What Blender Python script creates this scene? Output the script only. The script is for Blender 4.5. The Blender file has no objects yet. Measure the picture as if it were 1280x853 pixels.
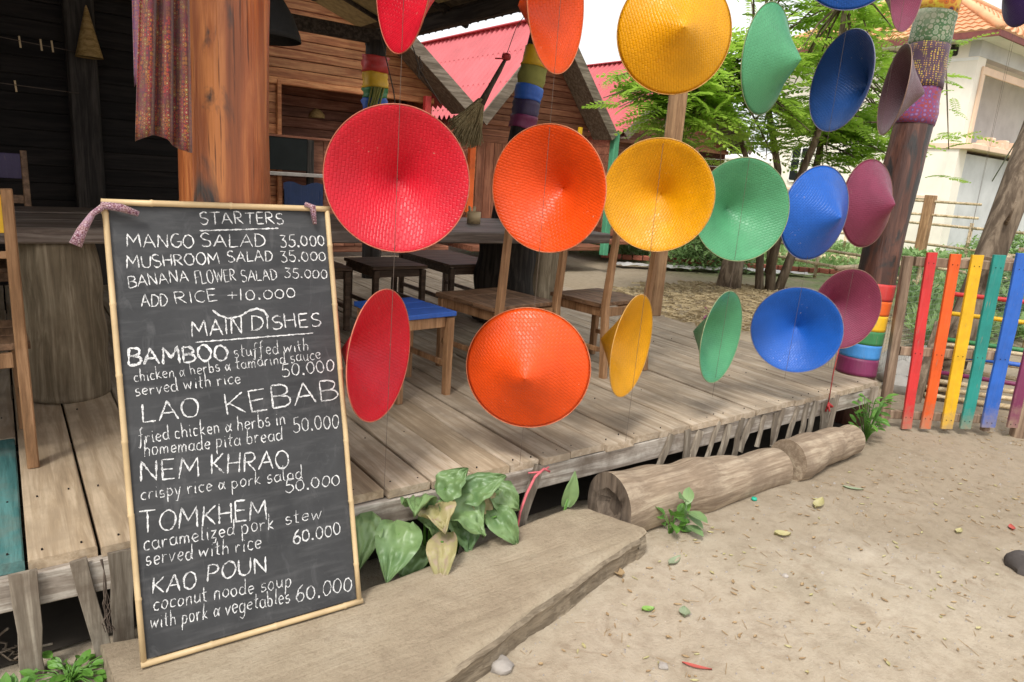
import bpy, math, random
import numpy as np
from mathutils import Vector, Matrix, Quaternion, noise
R_ = random.Random(7)
def U(a, b): return R_.uniform(a, b)
SC = bpy.context.scene
COL = SC.collection
PI = math.pi
# ------------------------------------------------------------------ camera, sky, sun, exposure
EYE = Vector((0, 0, 1.55))
yaw, pitch, roll = math.radians(53.3), math.radians(13.45), math.atan(0.072)
F = Vector((math.cos(yaw)*math.cos(pitch), math.sin(yaw)*math.cos(pitch), -math.sin(pitch)))
R0 = Vector((math.sin(yaw), -math.cos(yaw), 0)); U0 = R0.cross(F)
RR = math.cos(roll)*R0 + math.sin(roll)*U0; UU = -math.sin(roll)*R0 + math.cos(roll)*U0
cam = bpy.data.cameras.new("camera"); co = bpy.data.objects.new("camera", cam); COL.objects.link(co)
cam.sensor_width = 36; cam.lens = 870/1280*36; cam.clip_end = 900; cam.clip_start = 0.05
M3 = Matrix((RR, UU, -F)).transposed()
co.matrix_world = Matrix.Translation(EYE) @ M3.to_4x4()
SC.camera = co
SUN_EL, SUN_AZ = math.radians(55), math.radians(-148)      # azimuth measured from +X: sun stands behind the camera
world = bpy.data.worlds.new("World"); SC.world = world; world.use_nodes = True
wn = world.node_tree; wn.nodes.clear()
sky = wn.nodes.new("ShaderNodeTexSky"); sky.sky_type = 'NISHITA'; sky.sun_disc = False
sky.sun_elevation = SUN_EL; sky.sun_rotation = PI/2 - SUN_AZ; sky.dust_density = 6; sky.air_density = 1.2; sky.ozone_density = 0.6
hs = wn.nodes.new("ShaderNodeHueSaturation"); hs.inputs['Saturation'].default_value = 0.22; hs.inputs['Value'].default_value = 1.0
bg = wn.nodes.new("ShaderNodeBackground"); bg.inputs[1].default_value = 0.15
wo = wn.nodes.new("ShaderNodeOutputWorld")
cl = wn.nodes.new("ShaderNodeMix"); cl.data_type = 'RGBA'; cl.inputs[0].default_value = 0.72; cl.inputs[7].default_value = (6.6, 6.7, 6.9, 1)   # even white cloud over the sky
wn.links.new(sky.outputs[0], hs.inputs['Color']); wn.links.new(hs.outputs[0], cl.inputs[6]); wn.links.new(cl.outputs[2], bg.inputs[0]); wn.links.new(bg.outputs[0], wo.inputs[0])
sl = bpy.data.lights.new("sun", 'SUN'); sl.energy = 1.9; sl.angle = math.radians(14); sl.color = (1, 0.96, 0.9)
so = bpy.data.objects.new("sun", sl); COL.objects.link(so)
sd = Vector((math.cos(SUN_EL)*math.cos(SUN_AZ), math.cos(SUN_EL)*math.sin(SUN_AZ), math.sin(SUN_EL)))
so.rotation_euler = sd.to_track_quat('Z', 'Y').to_euler(); so.location = (0, 0, 30)
SC.view_settings.view_transform = 'Standard'; SC.view_settings.look = 'None'
SC.view_settings.exposure = 0.55; SC.view_settings.gamma = 1
SC.cycles.max_bounces = 6
# ------------------------------------------------------------------ materials
def newmat(name):
    m = bpy.data.materials.new(name); m.use_nodes = True
    nt = m.node_tree; b = nt.nodes['Principled BSDF']
    return m, nt, b
def N(nt, t, **k):
    n = nt.nodes.new('ShaderNode'+t)
    for a, v in k.items():
        if a.startswith('i_'): n.inputs[a[2:].replace('_', ' ')].default_value = v
        else: setattr(n, a, v)
    return n
def L(nt, a, b): nt.links.new(a, b)
def coords(nt, scale=(1, 1, 1), rnd=True, kind='Object', rot=(0, 0, 0)):
    tc = N(nt, 'TexCoord'); mp = N(nt, 'Mapping'); mp.inputs['Scale'].default_value = scale; mp.inputs['Rotation'].default_value = rot
    L(nt, tc.outputs[kind], mp.inputs[0])
    if rnd:
        oi = N(nt, 'ObjectInfo'); vm = N(nt, 'VectorMath', operation='MULTIPLY'); vm.inputs[1].default_value = (37., 53., 71.)
        cx = N(nt, 'CombineXYZ')
        for i in range(3): L(nt, oi.outputs['Random'], cx.inputs[i])
        L(nt, cx.outputs[0], vm.inputs[0]); L(nt, vm.outputs[0], mp.inputs['Location'])
    return mp.outputs[0]
def ramp(nt, src, stops):
    r = N(nt, 'ValToRGB'); el = r.color_ramp.elements
    while len(el) < len(stops): el.new(0.5)
    for e, (p, c) in zip(el, stops): e.position = p; e.color = (*c, 1) if len(c) == 3 else c
    L(nt, src, r.inputs[0]); return r.outputs[0]
def noise_(nt, vec, scale=5, detail=4, rough=.55, dist=0):
    n = N(nt, 'TexNoise'); n.inputs['Scale'].default_value = scale; n.inputs['Detail'].default_value = detail
    n.inputs['Roughness'].default_value = rough; n.inputs['Distortion'].default_value = dist
    L(nt, vec, n.inputs['Vector']); return n.outputs[0]
def mix(nt, fac, a, b, mode='MIX'):
    m = N(nt, 'Mix', data_type='RGBA', blend_type=mode)
    for s, v in ((m.inputs[0], fac), (m.inputs[6], a), (m.inputs[7], b)):
        if isinstance(v, (int, float)): s.default_value = v
        elif isinstance(v, tuple): s.default_value = (*v, 1) if len(v) == 3 else v
        else: L(nt, v, s)
    return m.outputs[2]
def bump(nt, b, h, strength=.3, dist=.01, normal=None):
    bn = N(nt, 'Bump'); bn.inputs['Strength'].default_value = strength; bn.inputs['Distance'].default_value = dist
    L(nt, h, bn.inputs['Height'])
    if normal is not None: L(nt, normal, bn.inputs['Normal'])
    L(nt, bn.outputs[0], b.inputs['Normal'])
def sc3(c, k): return tuple(x*k for x in c)
def randtone(nt, col, amt=.35):
    oi = N(nt, 'ObjectInfo'); mr = N(nt, 'MapRange'); L(nt, oi.outputs['Random'], mr.inputs[0])
    mr.inputs['To Min'].default_value = 1-amt; mr.inputs['To Max'].default_value = 1+amt*.6
    vm = N(nt, 'VectorMath', operation='SCALE'); L(nt, col, vm.inputs[0]); L(nt, mr.outputs[0], vm.inputs['Scale'])
    return vm.outputs[0]
_W = {}
def wood(name, c1, c2, axis='Y', rough=.75, amt=.3, grain=1., dirt=None, bumpk=.35, spec=.3, scale=1.):
    if name in _W: return _W[name]
    m, nt, b = newmat(name)
    s = {'X': (1.1, 16, 16), 'Y': (16, 1.1, 16), 'Z': (16, 16, 1.1)}[axis]
    s = tuple(k*scale for k in s)
    v = coords(nt, s); g = noise_(nt, v, 1.6, 7, .62, .6)
    v2 = coords(nt, tuple(k*3.2 for k in s)); g2 = noise_(nt, v2, 2.2, 3, .6)
    c = ramp(nt, g, [(.3, sc3(c1, .7)), (.46, c1), (.58, c2), (.75, sc3(c2, 1.12))])
    f = ramp(nt, g2, [(.35, (.62, .6, .58)), (.55, (1, 1, 1))])
    c = mix(nt, .55*grain, c, f, 'MULTIPLY')
    vd = coords(nt, (1, 1, 1)); dn = noise_(nt, vd, 5.5, 6, .65)
    if dirt:
        c = mix(nt, ramp(nt, dn, [(.45, (0, 0, 0)), (.68, (.85, .85, .85))]), c, dirt)
    else:
        c = mix(nt, .6, c, ramp(nt, dn, [(.35, (.7, .68, .66)), (.6, (1, 1, 1))]), 'MULTIPLY')
    c = randtone(nt, c, amt)
    L(nt, c, b.inputs['Base Color'])
    L(nt, ramp(nt, g, [(.3, (rough*1.05,)*3), (.7, (rough*.85,)*3)]), b.inputs['Roughness'])
    b.inputs['Specular IOR Level'].default_value = spec
    ad = N(nt, 'Math', operation='ADD'); L(nt, g, ad.inputs[0]); L(nt, g2, ad.inputs[1])
    bump(nt, b, ad.outputs[0], bumpk, .004)
    _W[name] = m; return m
def plain(name, col, rough=.6, var=.25, nscale=8, bumpk=.15, spec=.4, rnd=.12, metal=0, det=5):
    if name in _W: return _W[name]
    m, nt, b = newmat(name); v = coords(nt); n = noise_(nt, v, nscale, det, .6)
    c = ramp(nt, n, [(.3, sc3(col, 1-var)), (.55, col), (.75, sc3(col, 1+var*.5))])
    c = randtone(nt, c, rnd); L(nt, c, b.inputs['Base Color'])
    b.inputs['Roughness'].default_value = rough; b.inputs['Specular IOR Level'].default_value = spec; b.inputs['Metallic'].default_value = metal
    if bumpk: bump(nt, b, noise_(nt, v, nscale*4, 4), bumpk, .004)
    _W[name] = m; return m
deck_w = wood('deck_wood', (.42, .325, .225), (.53, .435, .325), 'Y', .82, .14, grain=.6, dirt=(.3, .24, .175), bumpk=.25)
deck_worn = wood('deck_worn_wood', (.4, .3, .195), (.52, .41, .285), 'Y', .8, .12, grain=.6, dirt=(.34, .26, .175), bumpk=.25)
grey_x = wood('weathered_wood_x', (.34, .29, .24), (.56, .51, .44), 'X', .85, .2, dirt=(.15, .115, .085))
grey_z = wood('weathered_wood_z', (.2, .165, .125), (.33, .285, .225), 'Z', .85, .35, dirt=(.12, .09, .065))
def slabmat(name='slab_wood', k=1.1, str_=.16, crack=False):
    m, nt, b = newmat(name); v = coords(nt, (1, 1, 1), False)
    n1 = noise_(nt, v, 2.6, 6, .65); n2 = noise_(nt, coords(nt, (3, 60, 60), False, rot=(0, 0, -.1)), 1.5, 6, .7); n3 = noise_(nt, v, 70, 5, .75); n4 = noise_(nt, v, 9, 6, .7, .5)
    c = ramp(nt, n1, [(.32, sc3((.27, .215, .15), k)), (.5, sc3((.33, .27, .19), k)), (.68, sc3((.375, .315, .23), k))])
    c = mix(nt, str_, c, ramp(nt, n2, [(.36, (.5, .46, .42)), (.55, (1, 1, 1))]), 'MULTIPLY')
    c = mix(nt, .55, c, ramp(nt, n3, [(.32, (.6, .57, .54)), (.5, (1, 1, 1))]), 'MULTIPLY')
    c = mix(nt, ramp(nt, n4, [(.57, (0,)*3), (.7, (.6,)*3)]), c, sc3((.23, .18, .125), k))
    c = mix(nt, ramp(nt, n3, [(.68, (0,)*3), (.73, (.6,)*3)]), c, (.1, .08, .06))
    if crack:
        n5 = noise_(nt, coords(nt, (1.3, 14, 14), False), 1.6, 3, .5, .3); cr = ramp(nt, n5, [(.485, (0,)*3), (.497, (1,)*3), (.509, (0,)*3)])
        gate_ = ramp(nt, noise_(nt, v, 2.2, 3), [(.5, (0,)*3), (.56, (.85,)*3)]); mm_ = mix(nt, 1., cr, gate_, 'MULTIPLY'); c = mix(nt, mm_, c, (.05, .038, .028))
    L(nt, c, b.inputs['Base Color']); b.inputs['Roughness'].default_value = .95; b.inputs['Specular IOR Level'].default_value = .15
    a1 = N(nt, 'Math', operation='ADD'); L(nt, n2, a1.inputs[0]); L(nt, n3, a1.inputs[1]); a2 = N(nt, 'Math', operation='ADD'); L(nt, a1.outputs[0], a2.inputs[0]); L(nt, n4, a2.inputs[1])
    bump(nt, b, a2.outputs[0], .6, .01); return m
log_m = slabmat('weathered_log', 1.12, .6, True)
slab_m = slabmat()
log_m = wood('log_wood', (.3, .225, .155), (.42, .335, .24), 'X', .85, .05, dirt=(.2, .145, .1), bumpk=.6)
logend_m = wood('log_end', (.13, .1, .075), (.2, .155, .115), 'Z', .9, .05, bumpk=1., scale=.6)
table_m = wood('table_wood', (.14, .105, .085), (.26, .215, .18), 'X', .5, .1)
dark_w = wood('dark_stool_wood', (.09, .055, .035), (.15, .095, .062), 'X', .5, .15)
tan_w = wood('tan_chair_wood', (.34, .185, .09), (.47, .27, .14), 'Z', .55, .18)
brown_w = wood('brown_chair_wood', (.2, .115, .065), (.3, .175, .1), 'Y', .55, .15)
tanpost_m = wood('tan_post_wood', (.3, .17, .085), (.4, .24, .125), 'Z', .6, .1)
gate_w = wood('gate_frame_wood', (.25, .17, .115), (.36, .26, .18), 'Z', .8, .15)
side_b1 = wood('warm_siding', (.45, .165, .065), (.62, .28, .115), 'X', .55, .28)
side_b2 = wood('dull_siding', (.27, .1, .055), (.39, .165, .095), 'X', .6, .3)
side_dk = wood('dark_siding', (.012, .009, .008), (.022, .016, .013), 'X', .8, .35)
barge_m = wood('barge_board', (.17, .135, .1), (.27, .22, .17), 'X', .8, .15)
door_m = wood('door_wood', (.28, .1, .055), (.4, .16, .09), 'Z', .5, .2)
beam_m = wood('dark_beam', (.035, .025, .019), (.07, .052, .04), 'Y', .8, .2)
darkpost_m = wood('dark_post', (.03, .025, .022), (.06, .05, .042), 'Z', .8, .2)
bark_m = wood('tree_bark', (.13, .095, .065), (.26, .2, .14), 'Z', .95, .15, bumpk=.9, scale=.5)
stump_m = wood('pale_stump', (.21, .165, .105), (.36, .295, .2), 'Z', .85, .1, bumpk=.8, scale=.7)
char_m = wood('charred_wood', (.02, .016, .013), (.05, .04, .032), 'Z', .8, .1)
bamboo_m = plain('bamboo', (.6, .44, .24), .45, .2, 9, .1, .4, .12)
bamboox_m = wood('bamboo_rail', (.5, .38, .22), (.66, .54, .36), 'X', .6, .15)
string_m = plain('string', (.12, .09, .07), .9, .2, 30, 0)
# the big polished post: red-brown with black charred streaks
def logpost(name, c1, c2, c3, thr=.58):
    m, nt, b = newmat(name)
    v = coords(nt, (9, 9, .8), False); g = noise_(nt, v, 1.5, 8, .6, .8)
    c = ramp(nt, g, [(.3, sc3(c1, .6)), (.45, c1), (.58, c2), (.74, sc3(c2, 1.2))])
    v2 = coords(nt, (5., 5., 1.1), False); d = noise_(nt, v2, 1.5, 5, .6, 1.)
    c = mix(nt, ramp(nt, d, [(thr, (0, 0, 0)), (thr+.09, (1, 1, 1))]), c, c3)
    v3 = coords(nt, (60, 60, 2), False); k = noise_(nt, v3, 1.5, 4)
    c = mix(nt, ramp(nt, k, [(.62, (0, 0, 0)), (.68, (.8, .8, .8))]), c, sc3(c1, .25))
    L(nt, c, b.inputs['Base Color']); b.inputs['Roughness'].default_value = .42
    ad = N(nt, 'Math', operation='ADD'); L(nt, g, ad.inputs[0]); L(nt, k, ad.inputs[1])
    bump(nt, b, ad.outputs[0], .5, .008); return m
post_m = logpost('polished_log', (.31, .09, .028), (.52, .19, .06), (.045, .035, .03), .545)
rpost_m = logpost('rainbow_post_wood', (.075, .03, .02), (.13, .055, .035), (.03, .026, .024), .5)
def fabric(name, base, c2, c3, scale=60, thr=.35, kind='dots', bands=None):
    m, nt, b = newmat(name); v = coords(nt, (1, 1, 1), False)
    vo = N(nt, 'TexVoronoi'); vo.inputs['Scale'].default_value = scale; vo.inputs['Randomness'].default_value = .25; nw = N(nt, 'TexNoise'); nw.inputs['Scale'].default_value = scale*.35; L(nt, v, nw.inputs['Vector'])
    vw = N(nt, 'VectorMath', operation='MULTIPLY_ADD'); vw.inputs[1].default_value = (.7/scale,)*3; L(nt, nw.outputs['Color'], vw.inputs[0]); L(nt, v, vw.inputs[2]); L(nt, vw.outputs[0], vo.inputs['Vector'])
    n = noise_(nt, v, scale*.12, 2)
    inner = ramp(nt, vo.outputs['Distance'], [(thr*.45, c3), (thr*.5, base), (thr*.75, base), (thr*.8, c2), (thr*1.1, c2), (thr*1.15, base)])
    c = mix(nt, ramp(nt, n, [(.35, (.2, .2, .2)), (.5, (1, 1, 1))]), base, inner)
    hv = N(nt, 'HueSaturation'); L(nt, c, hv.inputs['Color'])
    cr = N(nt, 'SeparateColor'); L(nt, vo.outputs['Color'], cr.inputs[0]); mr = N(nt, 'MapRange'); L(nt, cr.outputs[0], mr.inputs[0])
    mr.inputs['To Min'].default_value = .47; mr.inputs['To Max'].default_value = .54; L(nt, mr.outputs[0], hv.inputs['Hue'])
    L(nt, hv.outputs[0], b.inputs['Base Color']); b.inputs['Roughness'].default_value = .9; b.inputs['Sheen Weight'].default_value = .2
    bump(nt, b, noise_(nt, v, 300, 2), .4, .002); return m
scarf_m = fabric('scarf_fabric', (.085, .016, .02), (.27, .055, .016), (.34, .22, .09), 85, .5)
scarf2_m = fabric('purple_scarf_fabric', (.12, .045, .11), (.26, .06, .05), (.3, .18, .2), 110, .45)
gold_m = fabric('gold_dotted_fabric', (.07, .035, .06), (.08, .04, .06), (.5, .32, .05), 75, .75)
purp_m = fabric('purple_print_fabric', (.13, .05, .16), (.25, .035, .08), (.22, .12, .26), 34, .55)
leafprint_m = fabric('painted_green_fabric', (.27, .28, .19), (.07, .13, .05), (.2, .24, .14), 30, .6)
orange_print_m = fabric('orange_print_fabric', (.6, .2, .03), (.7, .42, .05), (.12, .05, .1), 22, .6)
tie_m = fabric('tie_fabric', (.35, .22, .26), (.14, .04, .06), (.5, .4, .4), 110, .5)
def paintmat(name, col, rough=.5, wear=.6, splash=False):
    m, nt, b = newmat(name); v = coords(nt); n = noise_(nt, v, 6, 6, .65); n2 = noise_(nt, coords(nt, (30, 30, 3)), 3, 4)
    c = ramp(nt, n, [(.3, sc3(col, .72)), (.6, col)])
    c = mix(nt, ramp(nt, noise_(nt, coords(nt, (40, 40, 2)), 2, 4), [(.5, (0,)*3), (.7, (.3,)*3)]), c, tuple(min(.8, q*.8+.05) for q in col))
    c = mix(nt, ramp(nt, n2, [(.66, (0, 0, 0)), (.74, (wear,)*3)]), c, (.25, .18, .12))
    if splash:
        sz = N(nt, 'SeparateXYZ'); L(nt, coords(nt, (1, 1, 1), False), sz.inputs[0]); md = N(nt, 'MultiplyAdd') if False else N(nt, 'Math', operation='MULTIPLY_ADD')
        L(nt, noise_(nt, coords(nt), 14, 5, .7), md.inputs[0]); md.inputs[1].default_value = -.45; L(nt, sz.outputs[2], md.inputs[2])
        mr = N(nt, 'MapRange'); mr.inputs['From Min'].default_value = -.86; mr.inputs['From Max'].default_value = -.66; mr.inputs['To Min'].default_value = .75; mr.inputs['To Max'].default_value = 0; L(nt, md.outputs[0], mr.inputs[0])
        c = mix(nt, mr.outputs[0], c, (.3, .22, .14))
    L(nt, c, b.inputs['Base Color']); b.inputs['Roughness'].default_value = rough
    bump(nt, b, n2, .5, .004); return m
P = {'red': paintmat('red_paint', (.62, .045, .04)), 'orange': paintmat('orange_paint', (.75, .12, .012)), 'yellow': paintmat('yellow_paint', (.78, .45, .012)),
     'green': paintmat('green_paint', (.04, .22, .07)), 'teal': paintmat('teal_paint', (.02, .27, .23)), 'blue': paintmat('blue_paint', (.03, .13, .55)),
     'light blue': paintmat('light_blue_paint', (.05, .25, .6)), 'purple': paintmat('purple_paint', (.2, .022, .09)), 'mint': paintmat('mint_paint', (.09, .36, .2)),
     'deep purple': paintmat('deep_purple_paint', (.05, .03, .09)), 'navy': paintmat('navy_paint', (.02, .05, .16))}
teal_board = wood('teal_painted_board', (.065, .19, .185), (.1, .25, .24), 'Y', .6, .02, dirt=(.16, .19, .16))
# hats: glossy enamel on woven bamboo; every strip of the weave tilts a little
def hatmat(name, col, dk=.8):
    m, nt, b = newmat(name)
    v = coords(nt, (1, 1, 1), False, rot=(0, 0, .7)); vr = coords(nt, (1, 1, 1), True)
    br = N(nt, 'TexBrick', offset=.5, squash=1.); br.inputs['Scale'].default_value = 30; br.inputs['Mortar Size'].default_value = .09
    br.inputs['Mortar Smooth'].default_value = 1; br.inputs['Color1'].default_value = (0, 0, 0, 1); br.inputs['Color2'].default_value = (1, 1, 1, 1); br.inputs['Mortar'].default_value = (0, 0, 0, 1)
    br.inputs['Brick Width'].default_value = .62; br.inputs['Row Height'].default_value = .34
    wv = N(nt, 'TexNoise'); wv.inputs['Scale'].default_value = 9; L(nt, v, wv.inputs['Vector'])
    sv = N(nt, 'VectorMath', operation='MULTIPLY_ADD'); sv.inputs[1].default_value = (.018, .018, 0)
    L(nt, wv.outputs['Color'], sv.inputs[0]); L(nt, v, sv.inputs[2]); L(nt, sv.outputs[0], br.inputs['Vector'])
    bsep = N(nt, 'SeparateColor'); L(nt, br.outputs['Color'], bsep.inputs[0]); wnz = N(nt, 'TexWhiteNoise', noise_dimensions='1D'); L(nt, bsep.outputs[0], wnz.inputs['W'])
    geo = N(nt, 'NewGeometry')
    sub = N(nt, 'VectorMath', operation='SUBTRACT'); L(nt, wnz.outputs['Color'], sub.inputs[0]); sub.inputs[1].default_value = (.5, .5, .5)
    scl = N(nt, 'VectorMath', operation='SCALE'); scl.inputs['Scale'].default_value = .14; L(nt, sub.outputs[0], scl.inputs[0])
    ad = N(nt, 'VectorMath', operation='ADD'); L(nt, geo.outputs['Normal'], ad.inputs[0]); L(nt, scl.outputs[0], ad.inputs[1])
    nm = N(nt, 'VectorMath', operation='NORMALIZE'); L(nt, ad.outputs[0], nm.inputs[0])
    n1 = noise_(nt, vr, 7, 5, .6); n2 = noise_(nt, vr, 55, 4, .6)
    c = ramp(nt, n1, [(.3, sc3(col, dk)), (.6, col)])
    c = mix(nt, ramp(nt, br.outputs['Fac'], [(0, (0, 0, 0)), (1, (.16, .16, .16))]), c, sc3(col, .5))
    worn = N(nt, 'Math', operation='MULTIPLY'); L(nt, ramp(nt, n2, [(.66, (0, 0, 0)), (.7, (1, 1, 1))]), worn.inputs[0])
    L(nt, ramp(nt, n1, [(.52, (0, 0, 0)), (.66, (1, 1, 1))]), worn.inputs[1])
    c = mix(nt, worn.outputs[0], c, tuple(min(.8, x*.5+.3*y) for x, y in zip(col, (1, .85, .6))))
    L(nt, c, b.inputs['Base Color'])
    L(nt, ramp(nt, noise_(nt, vr, 18, 4), [(.3, (.31,)*3), (.7, (.46,)*3)]), b.inputs['Roughness'])
    b.inputs['Specular IOR Level'].default_value = .33
    inv = N(nt, 'Math', operation='SUBTRACT'); inv.inputs[0].default_value = 1; L(nt, br.outputs['Fac'], inv.inputs[1])
    bump(nt, b, inv.outputs[0], .5, .002, nm.outputs[0]); return m
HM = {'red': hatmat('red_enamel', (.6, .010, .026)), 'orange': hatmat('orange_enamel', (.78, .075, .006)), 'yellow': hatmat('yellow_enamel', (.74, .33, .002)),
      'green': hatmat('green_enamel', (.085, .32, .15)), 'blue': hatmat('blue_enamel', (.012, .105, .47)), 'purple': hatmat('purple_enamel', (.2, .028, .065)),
      'violet': hatmat('violet_enamel', (.06, .03, .16)), 'dusky': hatmat('dusky_purple_enamel', (.125, .05, .058)), 'shaded blue': hatmat('shaded_blue_enamel', (.018, .07, .24))}  # one blue hat gets a darker copy of the enamel, shade painted in
RIMC = {'red': (.6, .03, .03), 'orange': (.75, .1, .02), 'yellow': (.72, .34, .02), 'green': (.12, .33, .16), 'blue': (.05, .13, .42), 'shaded blue': (.05, .13, .42), 'purple': (.22, .06, .09), 'dusky': (.22, .1, .1), 'violet': (.06, .03, .16)}
RM = {k: wood('hat_rim_'+k.replace(' ', '_'), tuple(.55*a+.45*q for a, q in zip(v, (.42, .28, .15))), tuple(.6*a+.4*q for a, q in zip(v, (.55, .42, .26))), 'X', .5, .1) for k, v in RIMC.items()}
rim_m = wood('hat_rim_bamboo', (.42, .28, .15), (.55, .42, .26), 'X', .6, .1)
# chalk and board
def boardmat():
    m, nt, b = newmat('blackboard_paint'); v = coords(nt, (1, 1, 1), False)
    n = noise_(nt, v, 3.2, 7, .68, .4); n2 = noise_(nt, coords(nt, (2, 2, 14), False), 4, 5)
    c = ramp(nt, n, [(.35, (.024, .025, .027)), (.58, (.042, .043, .045)), (.72, (.075, .076, .078))])
    c = mix(nt, ramp(nt, n2, [(.5, (0, 0, 0)), (.8, (.4,)*3)]), c, (.12, .12, .12))
    sm = noise_(nt, coords(nt, (9, 9, 3), False, rot=(0, .5, 0)), 1.4, 6, .7, 1.5); c = mix(nt, ramp(nt, sm, [(.55, (0,)*3), (.75, (.5,)*3)]), c, (.13, .13, .132))
    L(nt, c, b.inputs['Base Color']); b.inputs['Roughness'].default_value = .7; bump(nt, b, noise_(nt, v, 60, 3), .1, .002); return m
board_m = boardmat()
def chalkmat():
    m, nt, b = newmat('chalk'); v = coords(nt, (1, 1, 1), False)
    n = noise_(nt, v, 330, 3, .7); n2 = noise_(nt, v, 18, 3)
    ad = N(nt, 'Math', operation='MULTIPLY_ADD'); L(nt, n2, ad.inputs[0]); ad.inputs[1].default_value = .5; L(nt, n, ad.inputs[2])
    c = ramp(nt, ad.outputs[0], [(.58, (.1, .1, .102)), (.68, (.42, .42, .42)), (.82, (.75, .75, .74))])
    L(nt, c, b.inputs['Base Color']); b.inputs['Roughness'].default_value = 1; b.inputs['Specular IOR Level'].default_value = 0; return m
chalk_m = chalkmat()
def leafmat(name, c1, c2, rough=.45, trans=.25, sc=3, spots=None):
    m, nt, b = newmat(name); v = coords(nt, (1, 1, 1)); n = noise_(nt, v, sc, 4, .6)
    c = ramp(nt, n, [(.3, c1), (.68, c2)])
    if spots: c = mix(nt, ramp(nt, noise_(nt, v, 14, 5, .65), [(.54, (0, 0, 0)), (.66, (.8,)*3)]), c, spots)
    L(nt, c, b.inputs['Base Color']); b.inputs['Roughness'].default_value = rough
    tr = N(nt, 'BsdfTranslucent'); L(nt, c, tr.inputs[0]); ms = N(nt, 'MixShader'); ms.inputs[0].default_value = trans
    out = nt.nodes['Material Output']; L(nt, b.outputs[0], ms.inputs[1]); L(nt, tr.outputs[0], ms.inputs[2]); L(nt, ms.outputs[0], out.inputs[0])
    bump(nt, b, noise_(nt, v, sc*8, 3), .3, .004)
    return m
frond_m = leafmat('frond_leaf', (.17, .33, .025), (.46, .66, .1), .35, .55, 1.3)
taro_m = leafmat('taro_leaf', (.11, .2, .075), (.22, .33, .13), .42, .12, 5)
taroold_m = leafmat('browning_taro_leaf', (.28, .27, .1), (.4, .33, .17), .6, .1, 6, (.36, .26, .2))
weed_m = leafmat('weed_leaf', (.07, .2, .025), (.17, .36, .06), .4, .3, 8)
garden_m = leafmat('garden_leaf', (.1, .22, .05), (.36, .5, .2), .6, .4, .5)
straw_m = plain('straw', (.42, .33, .19), .9, .3, 3, 0)
deadleaf_m = leafmat('dead_leaf', (.25, .16, .08), (.42, .3, .16), .8, .05, 20)
redsheet_m = plain('red_corrugated_iron', (.5, .1, .11), .6, .18, 2.5, .05, .4, .1)
roofunder_m = plain('fibre_roof_sheet', (.17, .13, .09), .9, .45, 6, .2)
weave_m = plain('woven_bamboo_ceiling', (.42, .32, .15), .8, .4, 16, .4)
cream_m = plain('cream_wall', (.86, .79, .68), .8, .12, 1.2, .1, .2, 0)
white_wall_m = plain('white_wall', (.85, .83, .79), .8, .1, 1.5, .1, .2, 0)
greywall_m = plain('grey_render', (.62, .61, .6), .85, .22, 1.1, .15, .2, 0, det=8)
peach_m = plain('peach_trim', (.82, .6, .44), .7, .1, 2, .05, .2, 0)
tile_m = plain('orange_roof_tiles', (.72, .38, .2), .7, .2, 2.2, .1)
maroon_m = plain('maroon_fascia', (.2, .06, .05), .7)
glass_m = plain('dark_glass', (.012, .015, .014), .3, .3, 5, 0, .15)
pale_m = plain('pale_metal_bar', (.4, .36, .32), .4)
brick_m = plain('red_brick', (.36, .12, .08), .9, .3, 8, .3, .2, .3)
sheet_m = plain('white_plastic_sheet', (.62, .6, .58), .5, .15, 3, .3)
stone_m = plain('pale_stone', (.4, .36, .32), .9, .3, 14, .6)
dkstone_m = plain('dark_stone', (.07, .06, .055), .9, .3, 14, .6)
rock_m = plain('grey_rock', (.36, .34, .31), .9, .3, 6, .6)
pink_m = plain('pink_cord', (.6, .13, .15), .6, .3, 60, 0)
redcord_m = plain('red_cord', (.4, .03, .03), .6, .3, 60, 0)
net_m = plain('net_wire', (.22, .24, .21), .6, .1, 5, 0)
cloth_blue_m = plain('pale_blue_cloth', (.3, .4, .6), .9)
black_weave_m = plain('black_woven_shade', (.012, .011, .01), .7, .3, 40, .8)
cone_m = wood('straw_cone', (.33, .21, .075), (.45, .3, .12), 'X', .7, .05, scale=2)
broom_m = wood('broom_straw', (.25, .19, .09), (.42, .34, .18), 'Z', .8, .05, scale=4)
bulb_m = plain('lamp_glass', (.75, .65, .45), .15, .05, 2, 0, .6)
skirt_m = plain('shade_black_earth', (.05, .04, .03), .95)  # near-black tone stands in for the deep shade under the deck
green_cap_m = plain('green_plastic', (.02, .45, .3), .3)
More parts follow.
